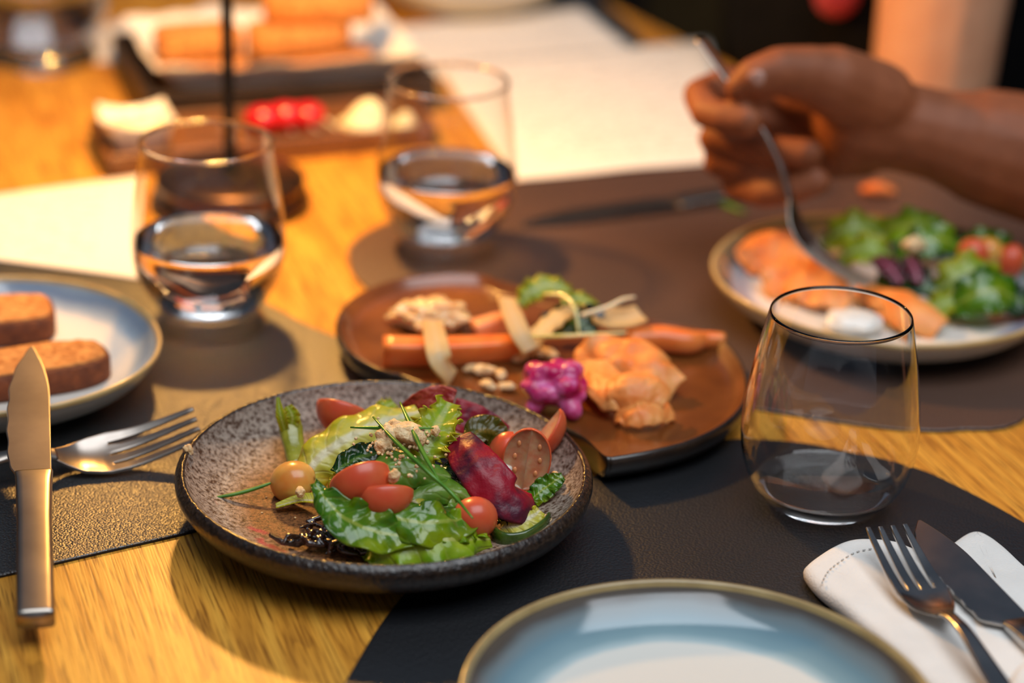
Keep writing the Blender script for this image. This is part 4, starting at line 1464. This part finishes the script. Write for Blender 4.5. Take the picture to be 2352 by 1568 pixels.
R_ = math.radians
tomato(S(790, 938, .0310), (.0140, .0140, .0145), ((-.35, -.85, -.15), (.93, .15, -.40)), 'bright tomato wedge at the back left of the salad', wedge=R_(120), hollow=.06, seeds=False)
tomato(S(826, 1098, .0470), (.0135, .0135, .0150), ((-.30, -.85, -.30), (.88, .05, .48)), 'red tomato wedge at the left of the centre pair', wedge=R_(125), hollow=.06, seeds=False)
tomato(S(882, 1132, .0420), (.0125, .0115, .0140), ((.12, -.80, -.55), (1, .12, .05)), 'halved cherry tomato with an open cut in the centre pair', wedge=R_(165), hollow=.45)
tomato(S(1210, 1056, .0350), (.0125, .0120, .0165), ((.12, .92, -.10), (.12, .1, 1)), 'large cut tomato showing its flesh on the right of the salad', wedge=R_(180), hollow=.16)
tomato(S(1238, 994, .0330), (.0115, .0115, .0170), ((.7, -.5, -.4), (.6, .1, .8)), 'pointed tomato wedge at the back right rim', wedge=R_(90), hollow=.05, seeds=False)
tomato(S(1166, 1042, .0310), (.0100, .0100, .0120), ((-.5, -.7, .4), (.2, .1, 1)), 'small tomato piece between the olive leaf and the large cut tomato', wedge=R_(100))
tomato(S(1090, 1190, .0255), (.0115, .0100, .0110), ((.1, -.65, .75), (.9, .1, .2)), 'round skinned tomato piece touched by the chive tip', wedge=R_(200), seeds=False)
tomato(S(676, 1108, .0210), (.0115, .0105, .0120), ((-.3, -.6, .7), (.8, -.3, .3)), 'orange yellow cherry tomato half on the left of the plate', wedge=R_(190), gold=True, seeds=False)

# chives
for pts, lab in [([(857, 957, .0600), (910, 1015, .0590), (985, 1085, .0530), (1040, 1135, .0440), (1086, 1190, .0400)], 'long green chive blade slanting to the lower right across the salad'),
                 ([(919, 924, .0610), (942, 975, .0600), (972, 1040, .0560), (1010, 1105, .0500)], 'green chive blade crossing the frilly leaf'),
                 ([(805, 981, .0560), (870, 982, .0580), (930, 983, .0600), (996, 983, .0590)], 'short green chive blade lying level across the nuts'),
                 ([(482, 1144, .0165), (540, 1134, .0180), (590, 1120, .0200), (640, 1102, .0230)], 'lone green chive blade at the left side of the plate')]:
    o = sweep('chive', [S(*p) for p in pts], [.0005, .00115, .0012, .0011, .0004], [.0004, .0009, .0010, .0009, .0003], M['chive'], n=10)
    tag(o, lab, 'chive', 'chives on the salad')

# nuts
NL = ['largest toasted nut piece on top of the salad', 'nut piece left of the largest one', 'nut piece under the crossing chives', 'small nut piece at the edge of the centre stalk',
      'nut piece right of the chive crossing', 'nut crumb on the frilly leaf', 'nut crumb beside the left tomato wedge', 'nut crumb on the left rim of the plate', 'nut crumb near the right rim of the plate', 'nut crumb at the lower right by the pepper slice',
      'nut crumb on the centre stalk end', 'nut crumb beside the golden tomato half']
for i, (x, y, z, r) in enumerate([(935, 995, .0560, .0052), (890, 1005, .0545, .0042), (908, 985, .0550, .0036), (880, 1024, .0525, .0030), (958, 1006, .0555, .0034),
                                  (1000, 990, .0540, .0018), (775, 1102, .0470, .0020), (432, 1034, .0330, .0020), (1277, 1098, .0240, .0026), (1256, 1193, .0200, .0018),
                                  (905, 1092, .0520, .0022), (690, 1130, .0250, .0020)]):
    o = blob('nut_piece', S(x, y, z), (r * 1.6, r * 1.35, r * 1.2), M['nut'], None, seed=i + 30, amp=.42, freq=1.5, sub=3, rot=(i, i * 2, i))
    tag(o, NL[i], 'nut', 'nut pieces on the salad')
rr = random.Random(5)
parts = []
for i in range(150):
    k = rr.random()
    if k < .55:
        x, y, z = rr.gauss(915, 36), rr.gauss(1012, 18), .0525
    elif k < .8:
        x, y, z = rr.uniform(860, 1040), rr.uniform(960, 1100), .0510
    else:
        x, y, z = rr.uniform(470, 690), rr.uniform(1040, 1200), .0136
    r = rr.uniform(.0005, .0014)
    vs, fs = ico(1)
    parts.append(([S(x, y, z) + v * r * rr.uniform(.7, 1.2) for v in vs], fs))
vs, fs = merge(parts)
tag(ob('nut_crumbs', vs, fs, M['nut']), 'fine nut crumbs scattered over the salad and plate', 'crumbs', kind='stuff')

# dark onion, pepper, clear onion
def onion_heap(c, n, spread, seed, label):
    q = random.Random(seed)
    ps = []
    for i in range(n):
        a = q.uniform(0, pi)
        p0 = c + V((q.gauss(0, spread), q.gauss(0, spread * .5), q.uniform(-.003, .004)))
        d = V((math.cos(a), math.sin(a) * .7, q.uniform(-.25, .35))) * q.uniform(.004, .009)
        k = V((-d.y, d.x, q.uniform(-.001, .003))) * .5
        r = q.uniform(.0012, .0021)
        ps += limb([(p0 - d, r * .6), (p0 + k, r), (p0 + d, r * .7)])
    o = fleshed('caramelised_onion', ps, M['onion'], .0007, smooth=2)
    tag(o, label, 'onion', 'onion in the salad')


def limb(pts):
    """tapered chain of (point, radius)"""
    return [capsule_data(pts[i][0], pts[i][1], pts[i + 1][0], pts[i + 1][1], 10, 4) for i in range(len(pts) - 1)]


onion_heap(S(766, 1232, .0185), 48, .0085, 4, 'dark sticky caramelised onion heap at the front left of the salad')
onion_heap(S(826, 1252, .0165), 16, .0060, 6, 'smaller dark onion heap tucked under the front lettuce leaf')
o = blob('onion_piece', S(1160, 1078, .0290), (.0040, .0034, .0030), M['clear_onion'], None, seed=44, amp=.15, sub=3)
tag(o, 'small clear onion piece between the beet slice and the large tomato', 'onion', 'onion in the salad')
o = sweep('pepper_slice', [S(1128, 1192, .0200), S(1132, 1222, .0175), S(1160, 1240, .0170), S(1205, 1236, .0175), S(1245, 1210, .0195), S(1262, 1186, .0215)],
          [.0012, .0016, .0018, .0018, .0016, .0010], [.0030, .0042, .0044, .0044, .0040, .0030], M['pepper'], n=12)
tag(o, 'curved dark green pepper slice at the front right of the salad', 'pepper', 'salad on the stone plate')


# ------------------------------------------------------------------ food on the brown board
def bf(name, pts, widths, mat, label, cat, up=CAMUP, **k):
    o = leaf(name, [P(*p) for p in pts], widths, M[mat], None, up=up, **k)
    return tag(o, label, cat, 'food on the brown board')


o = sweep('carrot_baton', [P(880, 806, BF + .0088), P(1030, 806, BF + .0088), P(1190, 795, BF + .0085)], [.0068, .0066, .0055], [.0082, .0080, .0066], M['carrot'], n=24, sq=5, up=(0, -.25, 1))
tag(o, 'thick orange carrot baton on the left of the brown board', 'carrot', 'carrots on the board')
o = sweep('carrot_baton', [P(1090, 757, BF + .007), P(1140, 745, BF + .009), P(1195, 728, BF + .010)], [.0070, .0072, .0055], [.0055, .0060, .0050], M['carrot_pale'], n=20, sq=4)
tag(o, 'short pale carrot piece behind the thick baton', 'carrot', 'carrots on the board')
o = sweep('carrot_baton', [P(1440, 778, BF + .0085), P(1520, 778, BF + .0085), P(1580, 785, BF + .0075), P(1615, 780, BF + .0060), P(1664, 782, BF + .0056)], [.0070, .0085, .0080, .0052, .0044], [.0060, .0080, .0072, .0052, .0046], M['carrot'], n=20, sq=2.4)
tag(o, 'tapered orange carrot lying at the right end of the brown board', 'carrot', 'carrots on the board')
bf('vegetable_ribbon', [(992, 738, .030), (1000, 775, .0365), (1010, 822, .0320), (1036, 872, .0170)], [.0062, .0066, .0070, .0072], 'lf_cream', 'pale ribbon slice bent over the carrot baton', 'vegetable', up=(.1, -.45, .9), thick=.002)
bf('vegetable_ribbon', [(1163, 686, .0400), (1176, 720, .0400), (1195, 765, .0350), (1218, 805, .0270)], [.0052, .0060, .0062, .0050], 'lf_cream', 'pale upright ribbon slice beside the green leaves', 'vegetable', up=(.2, -.5, .85), thick=.002)
bf('vegetable_ribbon', [(1215, 795, .0270), (1250, 755, .0340), (1290, 722, .0380), (1330, 705, .0380)], [.0050, .0068, .0066, .0030], 'lf_cream', 'cream shaving leaning across the green leaves', 'vegetable', up=(-.3, -.3, .9), thick=.0018, ruff=.001)
bf('vegetable_ribbon', [(1362, 725, .0360), (1400, 732, .0340), (1440, 732, .0330), (1472, 722, .0340)], [.0060, .0088, .0080, .0070], 'lf_cream', 'wide pale yellow shaving above the salmon', 'vegetable', up=(0, -.35, .9), thick=.002, curl=.15)
o = blob('jelly_heap', P(990, 722, BF + .0085), (.0200, .0140, .0090), M['jelly'], None, seed=50, amp=.45, freq=2.2, sub=5)
tag(o, 'glistening amber heap at the back left of the brown board', 'jelly', 'food on the brown board')
rr = random.Random(8)
for i in range(9):
    x, y = rr.uniform(935, 1060), rr.uniform(690, 755)
    o = blob('jelly_bead', P(x, y, BF + rr.uniform(.010, .017)), (.0026, .0026, .0024), M['jelly'], None, seed=60 + i, amp=.1, sub=3)
    tag(o, 'tiny glistening bead on the amber heap at the back of the board', 'jelly', 'beads on the amber heap')
bf('salad_leaf', [(1195, 700, .0330), (1220, 670, .0400), (1260, 655, .0430), (1310, 668, .0410)], [.004, .0085, .0085, .003], 'lf_frill', 'yellow green leaf at the back of the brown board', 'leaf', ruff=.0025, seed=71, jag=.2)
bf('salad_leaf', [(1235, 760, .0250), (1285, 735, .0320), (1330, 742, .0330), (1365, 765, .0280)], [.005, .010, .010, .004], 'lf_dark', 'dark green leaf under the cream shavings on the board', 'leaf', ruff=.002, seed=72)
bf('salad_leaf', [(1290, 690, .0390), (1330, 685, .0410), (1370, 705, .0380)], [.003, .006, .003], 'lf_frill', 'small yellow green sprig leaf near the twig', 'leaf', ruff=.002, seed=73, jag=.3)
bf('salad_leaf', [(1345, 700, .0400), (1370, 712, .0390), (1385, 728, .0360)], [.002, .004, .002], 'lf_black', 'small blackish leaf between the shavings', 'leaf', seed=74)
for pts, mt_, lab in [([(1335, 724, .0410), (1395, 705, .0440), (1430, 688, .0460), (1458, 682, .0455)], 'cream', 'pale bent twig sticking out above the cream shaving'),
                      ([(1250, 676, .0440), (1295, 680, .0470), (1320, 710, .0450), (1330, 768, .0330)], 'rib', 'thin pale stem arching down over the leaves'),
                      ([(1215, 772, .0330), (1290, 772, .0360), (1360, 768, .0370), (1440, 764, .0340)], 'rib', 'thin yellow stem lying level above the salmon')]:
    o = sweep('herb_stem', [P(*p) for p in pts], [.0012, .0013, .0012, .0008], [.0012, .0013, .0012, .0008], M[mt_], n=8)
    tag(o, lab, 'stem', 'stems on the board')


def cauliflower():
    c = P(1276, 886, BF + .0140)
    rr = random.Random(3)
    parts = [ball_data(c, (.0190, .0130, .0110), 3)]
    for i in range(22):
        a, b = rr.uniform(0, 2 * pi), rr.uniform(-.3, 1.3)
        d = V((math.cos(a) * math.cos(b) * .0180, math.sin(a) * math.cos(b) * .0125, math.sin(b) * .0110))
        r = rr.uniform(.0046, .0074)
        parts.append(ball_data(c + d, (r, r * .9, r * .85), 2))
    parts.append(capsule_data(c + V((.004, -.006, -.002)), .007, c + V((.010, -.014, -.0085)), .0056))
    parts.append(capsule_data(c + V((-.006, -.006, .0)), .007, c + V((-.012, -.011, -.0085)), .0050))
    o = fleshed('cauliflower_floret', parts, M['cauli'], .0011, smooth=5)
    tag(o, 'magenta pickled cauliflower floret on the brown board', 'cauliflower', 'food on the brown board')


cauliflower()
bf('salmon_slice', [(1322, 812, .0250), (1380, 806, .0310), (1440, 816, .0320), (1500, 855, .0280), (1550, 895, .0190)], [.008, .0120, .0150, .0150, .0090], 'salmon', 'broad smoked salmon slice spread over the board', 'salmon', thick=.0028, ruff=.0034, rfreq=2.4, seed=81, bumps=.0022, bfreq=90, curl=-.35)
bf('salmon_slice', [(1340, 830, .0240), (1385, 870, .0290), (1420, 900, .0290), (1450, 935, .0220)], [.0100, .0130, .0120, .0060], 'salmon', 'smoked salmon slice fold next to the magenta floret', 'salmon', thick=.0028, ruff=.0016, rfreq=2, seed=82, bumps=.0014, curl=-.3)
bf('salmon_slice', [(1395, 908, .0270), (1440, 892, .0330), (1490, 895, .0320), (1530, 920, .0260)], [.0090, .0110, .0110, .0080], 'salmon', 'rolled smoked salmon slice at the front of the pile', 'salmon', thick=.003, curl=-.55, seed=83, bumps=.0012)
bf('salmon_slice', [(1420, 945, .0200), (1460, 950, .0230), (1500, 945, .0230), (1540, 940, .0190)], [.0060, .0072, .0072, .0060], 'salmon', 'lowest smoked salmon slice with a pale torn end', 'salmon', thick=.003, curl=-.4, seed=84, bumps=.0012, ruff=.0012)
for i, (x, y, r, lab) in enumerate([(1112, 850, .0055, 'slivered nut standing on the board beside the floret'), (1080, 846, .0040, 'nut piece on the board near the ribbon end'), (1150, 860, .0046, 'pale nut flake lying on the board by the floret'),
                                    (1120, 884, .0046, 'pale nut flake on the board close to the stone plate'), (1165, 888, .0044, 'last nut flake on the board before the floret'), (1195, 820, .0050, 'nut piece behind the floret'),
                                    (1235, 805, .0060, 'grey brown nut cluster behind the floret'), (1262, 812, .0050, 'brown nut piece beside the salmon slice')]):
    o = blob('nut_piece', P(x, y, BF + r * .6), (r * 1.2, r * .7, r * .6), M['nut'], None, seed=90 + i, amp=.35, freq=1.7, sub=3, rot=(0, 0, i * .8))
    tag(o, lab, 'nut', 'nut pieces on the board')

# ------------------------------------------------------------------ food on the right plate
PF = .0112


def rf(name, pts, widths, mat, label, cat='leaf', up=CAMUP, group='food on the salmon plate', **k):
    o = leaf(name, [P(*p) for p in pts], widths, M[mat], None, up=up, **k)
    return tag(o, label, cat, group)


rf('salmon_slice', [(1705, 610, .0200), (1755, 580, .0260), (1820, 585, .0270), (1880, 625, .0210)], [.0090, .0150, .0160, .0090], 'salmon', 'smoked salmon slice at the left of the salmon plate', 'salmon', thick=.003, ruff=.003, rfreq=2.2, seed=101, bumps=.0016)
rf('salmon_slice', [(1755, 660, .0180), (1820, 640, .0250), (1890, 660, .0250), (1950, 700, .0190)], [.0090, .0150, .0150, .0080], 'salmon', 'smoked salmon slice under the fork tines', 'salmon', thick=.003, ruff=.003, rfreq=2, seed=102, bumps=.0016)
rf('salmon_slice', [(1975, 660, .0190), (2040, 680, .0260), (2100, 715, .0240), (2158, 755, .0170)], [.0070, .0110, .0120, .0090], 'salmon', 'salmon slice lying right of the cream cheese', 'salmon', thick=.003, ruff=.0015, rfreq=2, seed=103, curl=-.4)
o = blob('cream_cheese', P(1965, 738, PF + .006), (.0200, .0130, .0075), M['china'], None, seed=105, amp=.15, sub=4)
tag(o, 'white cream cheese dollop at the front of the salmon plate', 'cheese', 'food on the salmon plate')
GR = [([(1890, 560, .022), (1930, 530, .036), (1985, 520, .040), (2030, 540, .032)], [.006, .013, .013, .005], 'lf_frill', 'bright leaf at the back left of the salmon plate salad'),  # yellow frill colour on some leaves stands in for lamplight
      ([(1925, 600, .022), (1960, 575, .034), (2010, 570, .038), (2050, 590, .030)], [.006, .012, .012, .005], 'lf_frill', 'yellow green leaf beside the fork on the salmon plate'),
      ([(2000, 545, .026), (2060, 520, .040), (2130, 525, .042), (2180, 560, .030)], [.006, .014, .014, .006], 'lf_bright', 'green leaf at the back of the salmon plate salad'),
      ([(2060, 600, .028), (2110, 560, .042), (2170, 550, .044), (2210, 580, .034)], [.006, .013, .013, .005], 'lf_romaine', 'mid green leaf in the heart of the salmon plate salad'),
      ([(2010, 650, .020), (2060, 640, .030), (2110, 650, .030), (2160, 680, .024)], [.006, .012, .012, .005], 'lf_dark', 'dark leaf low in the middle of the salmon plate salad'),
      ([(2140, 680, .022), (2190, 640, .036), (2250, 620, .040), (2300, 640, .030)], [.006, .014, .015, .006], 'lf_frill', 'yellow lit leaf right of centre on the salmon plate'),
      ([(2170, 715, .018), (2230, 680, .032), (2290, 665, .036), (2340, 690, .026)], [.006, .016, .018, .008], 'lf_romaine', 'large green leaf at the front right of the salmon plate'),
      ([(2120, 725, .016), (2160, 700, .024), (2200, 690, .026)], [.005, .010, .006], 'lf_frill', 'yellow leaf piece at the front of the salmon plate salad'),
      ([(2200, 590, .026), (2240, 560, .038), (2290, 560, .038), (2340, 590, .028)], [.005, .012, .012, .005], 'lf_romaine', 'green leaf at the back right of the salmon plate'),
      ([(2280, 700, .018), (2340, 690, .028), (2390, 700, .022)], [.006, .012, .006], 'lf_dark', 'dark green leaf at the right rim of the salmon plate')]
for i, (p, wd, mt_, lab) in enumerate(GR):
    rf('salad_leaf', p, wd, mt_, lab, ruff=.003, rfreq=3.2, seed=110 + i, jag=.15, bumps=.001)
rf('radicchio_leaf', [(2012, 590, .036), (2040, 610, .036), (2070, 650, .030)], [.004, .008, .004], 'lf_red', 'dark red radicchio leaf in the middle of the salmon plate salad', ruff=.001, seed=131)
rf('radicchio_leaf', [(2085, 590, .040), (2100, 615, .038), (2110, 650, .032)], [.004, .007, .004], 'lf_red', 'second radicchio leaf with a pale rib right of the first', ruff=.001, seed=132)
o = blob('crouton', P(2098, 562, .0460), (.0075, .0065, .0055), M['nut'], None, seed=140, amp=.25, sub=3)
tag(o, 'toasted crouton on top of the salmon plate salad', 'crouton', 'food on the salmon plate')
tomato(P(2235, 582, .0400), (.0095, .0095, .0100), ((0, -.8, .5), (1, 0, .2)), 'red tomato piece at the back of the salmon plate salad', wedge=R_(180), seeds=False)
tomato(P(2318, 602, .0330), (.0100, .0090, .0120), ((0, -.8, .5), (.3, 0, 1)), 'red tomato wedge near the right rim of the salmon plate', wedge=R_(180), seeds=False)
tomato(P(2268, 578, .0400), (.0085, .0090, .0095), ((0, -.6, .7), (1, 0, 0)), 'yellow tomato piece between the two red ones', wedge=R_(180), gold=True, seeds=False)
o = sweep('chive', [P(1630, 452, .0034), P(1668, 470, .0040), P(1712, 488, .0040)], [.0014, .0018, .0012], [.0012, .0016, .0010], M['chive'], n=8)
tag(o, 'stray green chive on the brown-tinted placemat left of the salmon plate', 'chive')


# ------------------------------------------------------------------ people
def limb(pts):
    """tapered chain of (point, radius)"""
    return [capsule_data(pts[i][0], pts[i][1], pts[i + 1][0], pts[i + 1][1]) for i in range(len(pts) - 1)]


def hand_person():
    root = empty('person', tab(-0.93, v_edge + .24, -0.74), 'person reaching in from the right and lifting food with a fork', 'person')
    q = lambda x, y, d: D(x, y, d)
    parts = []
    W = q(2075, 292, 1.462)
    EB = q(2730, 452, 1.47)
    mid1, mid2 = W.lerp(EB, .3), W.lerp(EB, .65)
    SH = V((.665, 1.50, .30))
    # arm
    parts += limb([(q(1985, 272, 1.462), .0330), (W, .0295), (W.lerp(EB, .12), .0300), (mid1, .0390), (mid2, .0455), (EB, .0430)])
    parts += limb([(EB, .043), (EB.lerp(SH, .5), .050), (SH, .060)])
    # palm block
    parts += limb([(q(1990, 262, 1.470), .0300), (q(1900, 255, 1.486), .0250), (q(1815, 262, 1.496), .0200)])
    parts += limb([(q(1975, 325, 1.474), .0240), (q(1880, 350, 1.494), .0190)])
    parts += limb([(q(1900, 215, 1.470), .0230), (q(1790, 215, 1.484), .0160)])
    # thumb
    parts += limb([(q(2010, 232, 1.448), .0270), (q(1915, 188, 1.428), .0235), (q(1860, 172, 1.420), .0190), (q(1790, 164, 1.412), .0160), (q(1735, 178, 1.411), .0135), (q(1700, 200, 1.414), .0100)])
    # index
    parts += limb([(q(1775, 215, 1.486), .0150), (q(1670, 195, 1.478), .0125), (q(1606, 218, 1.458), .0112), (q(1622, 258, 1.436), .0106), (q(1665, 270, 1.424), .0106), (q(1716, 278, 1.416), .0106)])
    # middle
    parts += limb([(q(1800, 270, 1.490), .0150), (q(1700, 290, 1.484), .0118), (q(1640, 318, 1.472), .0108), (q(1700, 330, 1.462), .0100), (q(1780, 345, 1.454), .0100), (q(1858, 352, 1.442), .0098)])
    # ring
    parts += limb([(q(1820, 335, 1.492), .0140), (q(1720, 352, 1.488), .0112), (q(1650, 372, 1.478), .0106), (q(1705, 384, 1.470), .0096), (q(1780, 388, 1.464), .0092), (q(1840, 388, 1.460), .0086)])
    # little
    parts += limb([(q(1850, 390, 1.492), .0125), (q(1760, 412, 1.490), .0102), (q(1690, 428, 1.482), .0096), (q(1755, 446, 1.464), .0092), (q(1825, 436, 1.452), .0092), (q(1878, 418, 1.446), .0090)])
    # trunk, head and the other arm, outside the frame
    C0 = tab(-.84, v_edge + .26, 0)
    hip, chest, neck, head = C0 + V((0, 0, -.26)), C0 + V((0, 0, .14)), C0 + V((0, 0, .40)), C0 + V((-.03, -.01, .54))
    LS = chest * 2 - SH
    LS = V((C0.x * 2 - SH.x, C0.y * 2 - SH.y, .30))
    parts += limb([(hip, .15), (chest, .155), (C0 + V((0, 0, .27)), .10), (neck, .055), (head - V((0, 0, .06)), .055)])
    parts.append(ball_data(head, (.085, .078, .115), 4))
    parts.append(capsule_data(head + V((-.085, -.045, -.01)), .010, head + V((-.098, -.05, -.028)), .013))
    parts += limb([(chest + V((0, 0, .11)), .085), (SH, .062)])
    LE = LS + V((-.02, -.04, -.30))
    LH = C0 + V((-.27, -.22, -.22))
    parts += limb([(chest + V((0, 0, .11)), .085), (LS, .062), (LE, .044), (LH, .030), (LH + V((-.07, 0, -.005)), .024)])
    for s in (1, -1):
        hp = hip + UD * (.09 * s) + V((0, 0, -.02))
        kn = hp - VD * .40 + V((0, 0, .0))
        parts += limb([(hp, .085), (kn, .060), (V((kn.x, kn.y, -.64)), .042), (V((kn.x, kn.y, -.70)) - VD * .13, .034)])
    o = fleshed('body', parts, M['skin_dark'], .0026, root, smooth=5, origin=W)
    # thumb nail
    n0, n1 = q(1752, 172, 1.3985), q(1714, 196, 1.4040)
    vs, fs = ball_data((n0 + n1) / 2, (.0078, .0026, .0062), 3, rot=(n1 - n0).to_track_quat('X', 'Z').to_matrix())
    ob('thumb_nail', vs, fs, M['nail'], root)
    # shirt and hair outside the frame
    gp = limb([(hip - V((0, 0, .02)), .165), (chest, .170), (C0 + V((0, 0, .27)), .112)]) + limb([(chest + V((0, 0, .11)), .10), (SH, .075), (SH.lerp(EB, .35), .066)]) \
        + limb([(chest + V((0, 0, .11)), .10), (LS, .075), (LS.lerp(LE, .4), .066)])
    fleshed('shirt', gp, M['blue_cloth'], .008, root, smooth=4)
    fleshed('hair', [ball_data(head + V((.018, .008, .030)), (.092, .086, .105), 4)], M['hair'], .006, root, smooth=3)
    ps = []
    for s in (1, -1):
        hp = hip + UD * (.09 * s) + V((0, 0, -.02))
        kn = hp - VD * .40
        ps += limb([(hp, .096), (kn, .072), (V((kn.x, kn.y, -.62)), .056)])
    fleshed('trousers', ps + limb([(hip - V((0, 0, .03)), .150), (hip, .150)]), M['black_cloth'], .008, root, smooth=4)
    # ring
    a, b = q(1690, 362, 1.486), q(1668, 366, 1.483)
    ax = (b - a).normalized()
    m3 = ax.to_track_quat('Z', 'Y').to_matrix()
    pr = [(.0118, -.0022), (.0130, -.0018), (.0130, .0018), (.0118, .0022)]
    vs, fs = lathe_data(pr, (0, 0, 0), 40, closed=True)
    ro = ob('finger_ring', [a.lerp(b, .5) + m3 @ v for v in vs], fs, M['gold'])
    tag(ro, 'gold ring on the hand holding the fork', 'ring')


hand_person()
fork(D(1606, 90, 1.440), D(1998, 652, 1.408), 'steel fork held in the hand above the salmon plate', up=RGT * .80 + UPV * .58 - FWD * .60, arch=1.0, shape=BENT, mat='steel_satin')


def back_person():
    EL = D(2120, 345, 1.80)
    SH = EL + V((.012, .02, .34))
    TC = V((SH.x - .005, SH.y + .185, 0))
    root = empty('person', V((TC.x, TC.y, -.74)), 'person in a black top with a bare arm seated at the far side', 'person')
    hip, chest = TC + V((.03, .02, -.27)), TC + V((0, 0, .14))
    neck, head = TC + V((-.01, 0, .41)), TC + V((-.04, -.01, .55))
    RS = V((TC.x * 2 - SH.x, TC.y * 2 - SH.y, SH.z))
    parts = limb([(hip, .145), (TC + V((0, 0, -.06)), .135), (chest, .145), (TC + V((0, 0, .27)), .10), (neck, .05), (head - V((0, 0, .06)), .05)])
    parts.append(ball_data(head, (.082, .074, .112), 4))
    parts.append(capsule_data(head + V((-.08, -.01, -.01)), .010, head + V((-.094, -.01, -.028)), .012))
    parts += limb([(chest + V((0, 0, .12)), .08), (SH, .060), (SH.lerp(EL, .4), .054), (SH.lerp(EL, .75), .050), (EL, .046), (EL + V((-.04, .04, -.16)), .040), (EL + V((-.07, .07, -.26)), .028), (EL + V((-.10, .08, -.33)), .022)])
    RE = RS + V((0, .02, -.34))
    parts += limb([(chest + V((0, 0, .12)), .08), (RS, .060), (RE, .045), (RE + V((-.06, -.03, -.15)), .038), (RE + V((-.10, -.06, -.24)), .026)])
    for s in (1, -1):
        hp = hip + UD * (.09 * s) + V((0, 0, -.05))
        kn = hp - VD * .38
        parts += limb([(hp, .08), (kn, .058), (V((kn.x, kn.y, -.64)), .040), (V((kn.x, kn.y, -.70)) - VD * .12, .033)])
    fleshed('body', parts, M['skin_light'], .005, root, smooth=5)
    fleshed('black_top', limb([(hip, .160), (TC + V((0, 0, -.06)), .152), (chest, .165), (TC + V((0, 0, .26)), .108)]) + limb([(chest + V((0, 0, .11)), .09), (SH + V((0, .03, .01)), .062)])
            + limb([(chest + V((0, 0, .11)), .09), (RS + V((0, -.02, .01)), .066)]), M['black_cloth'], .007, root, smooth=4)
    ps = []
    for s in (1, -1):
        hp = hip + UD * (.09 * s) + V((0, 0, -.05))
        kn = hp - VD * .38
        ps += limb([(hp, .092), (kn, .070), (V((kn.x, kn.y, -.62)), .055)])
    fleshed('trousers', ps, M['black_cloth'], .008, root, smooth=4)
    fleshed('hair', [ball_data(head + V((.018, 0, .028)), (.09, .084, .104), 4), ball_data(head + V((.06, 0, -.08)), (.05, .07, .12), 3)], M['hair'], .006, root, smooth=3)
    # red pendant on the chest
    c = D(1922, -14, 1.80)
    vs, fs = ball_data(c, (.018, .012, .026), 3)
    o = fleshed('red_tassel', [ball_data(c, (.0190, .0130, .0200), 3), capsule_data(c, .013, c + V((.004, .006, .075)), .005)], M['red_cloth'], .002, smooth=4)
    tag(o, 'rounded red tassel hanging in front of the black top', 'tassel')


back_person()


def chair(c, rot, label, mat):
    root = empty('dining_chair', V((c.x, c.y, -.74)), label, 'chair', 'chairs at the table')
    m = Matrix.Translation(V((c.x, c.y, -.74))) @ Matrix.Rotation(rot, 4, 'Z')

    def rb(name, ctr, s, mt_, rx=0.0, bev=.01):
        vs, fs = box_data((0, 0, 0), s)
        mm = m @ Matrix.Translation(V(ctr)) @ Matrix.Rotation(rx, 4, 'X')
        o = ob(name, [mm @ v for v in vs], fs, mt_, root, smooth=False)
        mod(o, 'BEVEL', width=bev, segments=3)
    rb('seat', (0, 0, .45), (.44, .42, .07), mat, bev=.02)
    rb('backrest', (0, .22, .74), (.44, .06, .46), mat, rx=-.12, bev=.025)
    for sx in (-1, 1):
        for sy in (-1, 1):
            rb('leg', (.19 * sx, .17 * sy, .21), (.035, .035, .42), M['dark_wood'], bev=.004)


cc = tab(-1.98, v_edge + .10, 0)
chair(cc, -pi / 2 + PHI, 'dark olive upholstered chair at the far corner of the table', M['olive_cloth'])

o = sweep('lit_wood_patch', [P(1978, 436, .0060), P(2015, 432, .0075), P(2056, 440, .0060)], [.0040, .0075, .0040], [.0020, .0045, .0020], M['carrot'], n=16)  # added orange piece standing in for a patch of lamplit wood
tag(o, 'small orange stand-in for lamplit wood on the placemat under the wrist', 'carrot')
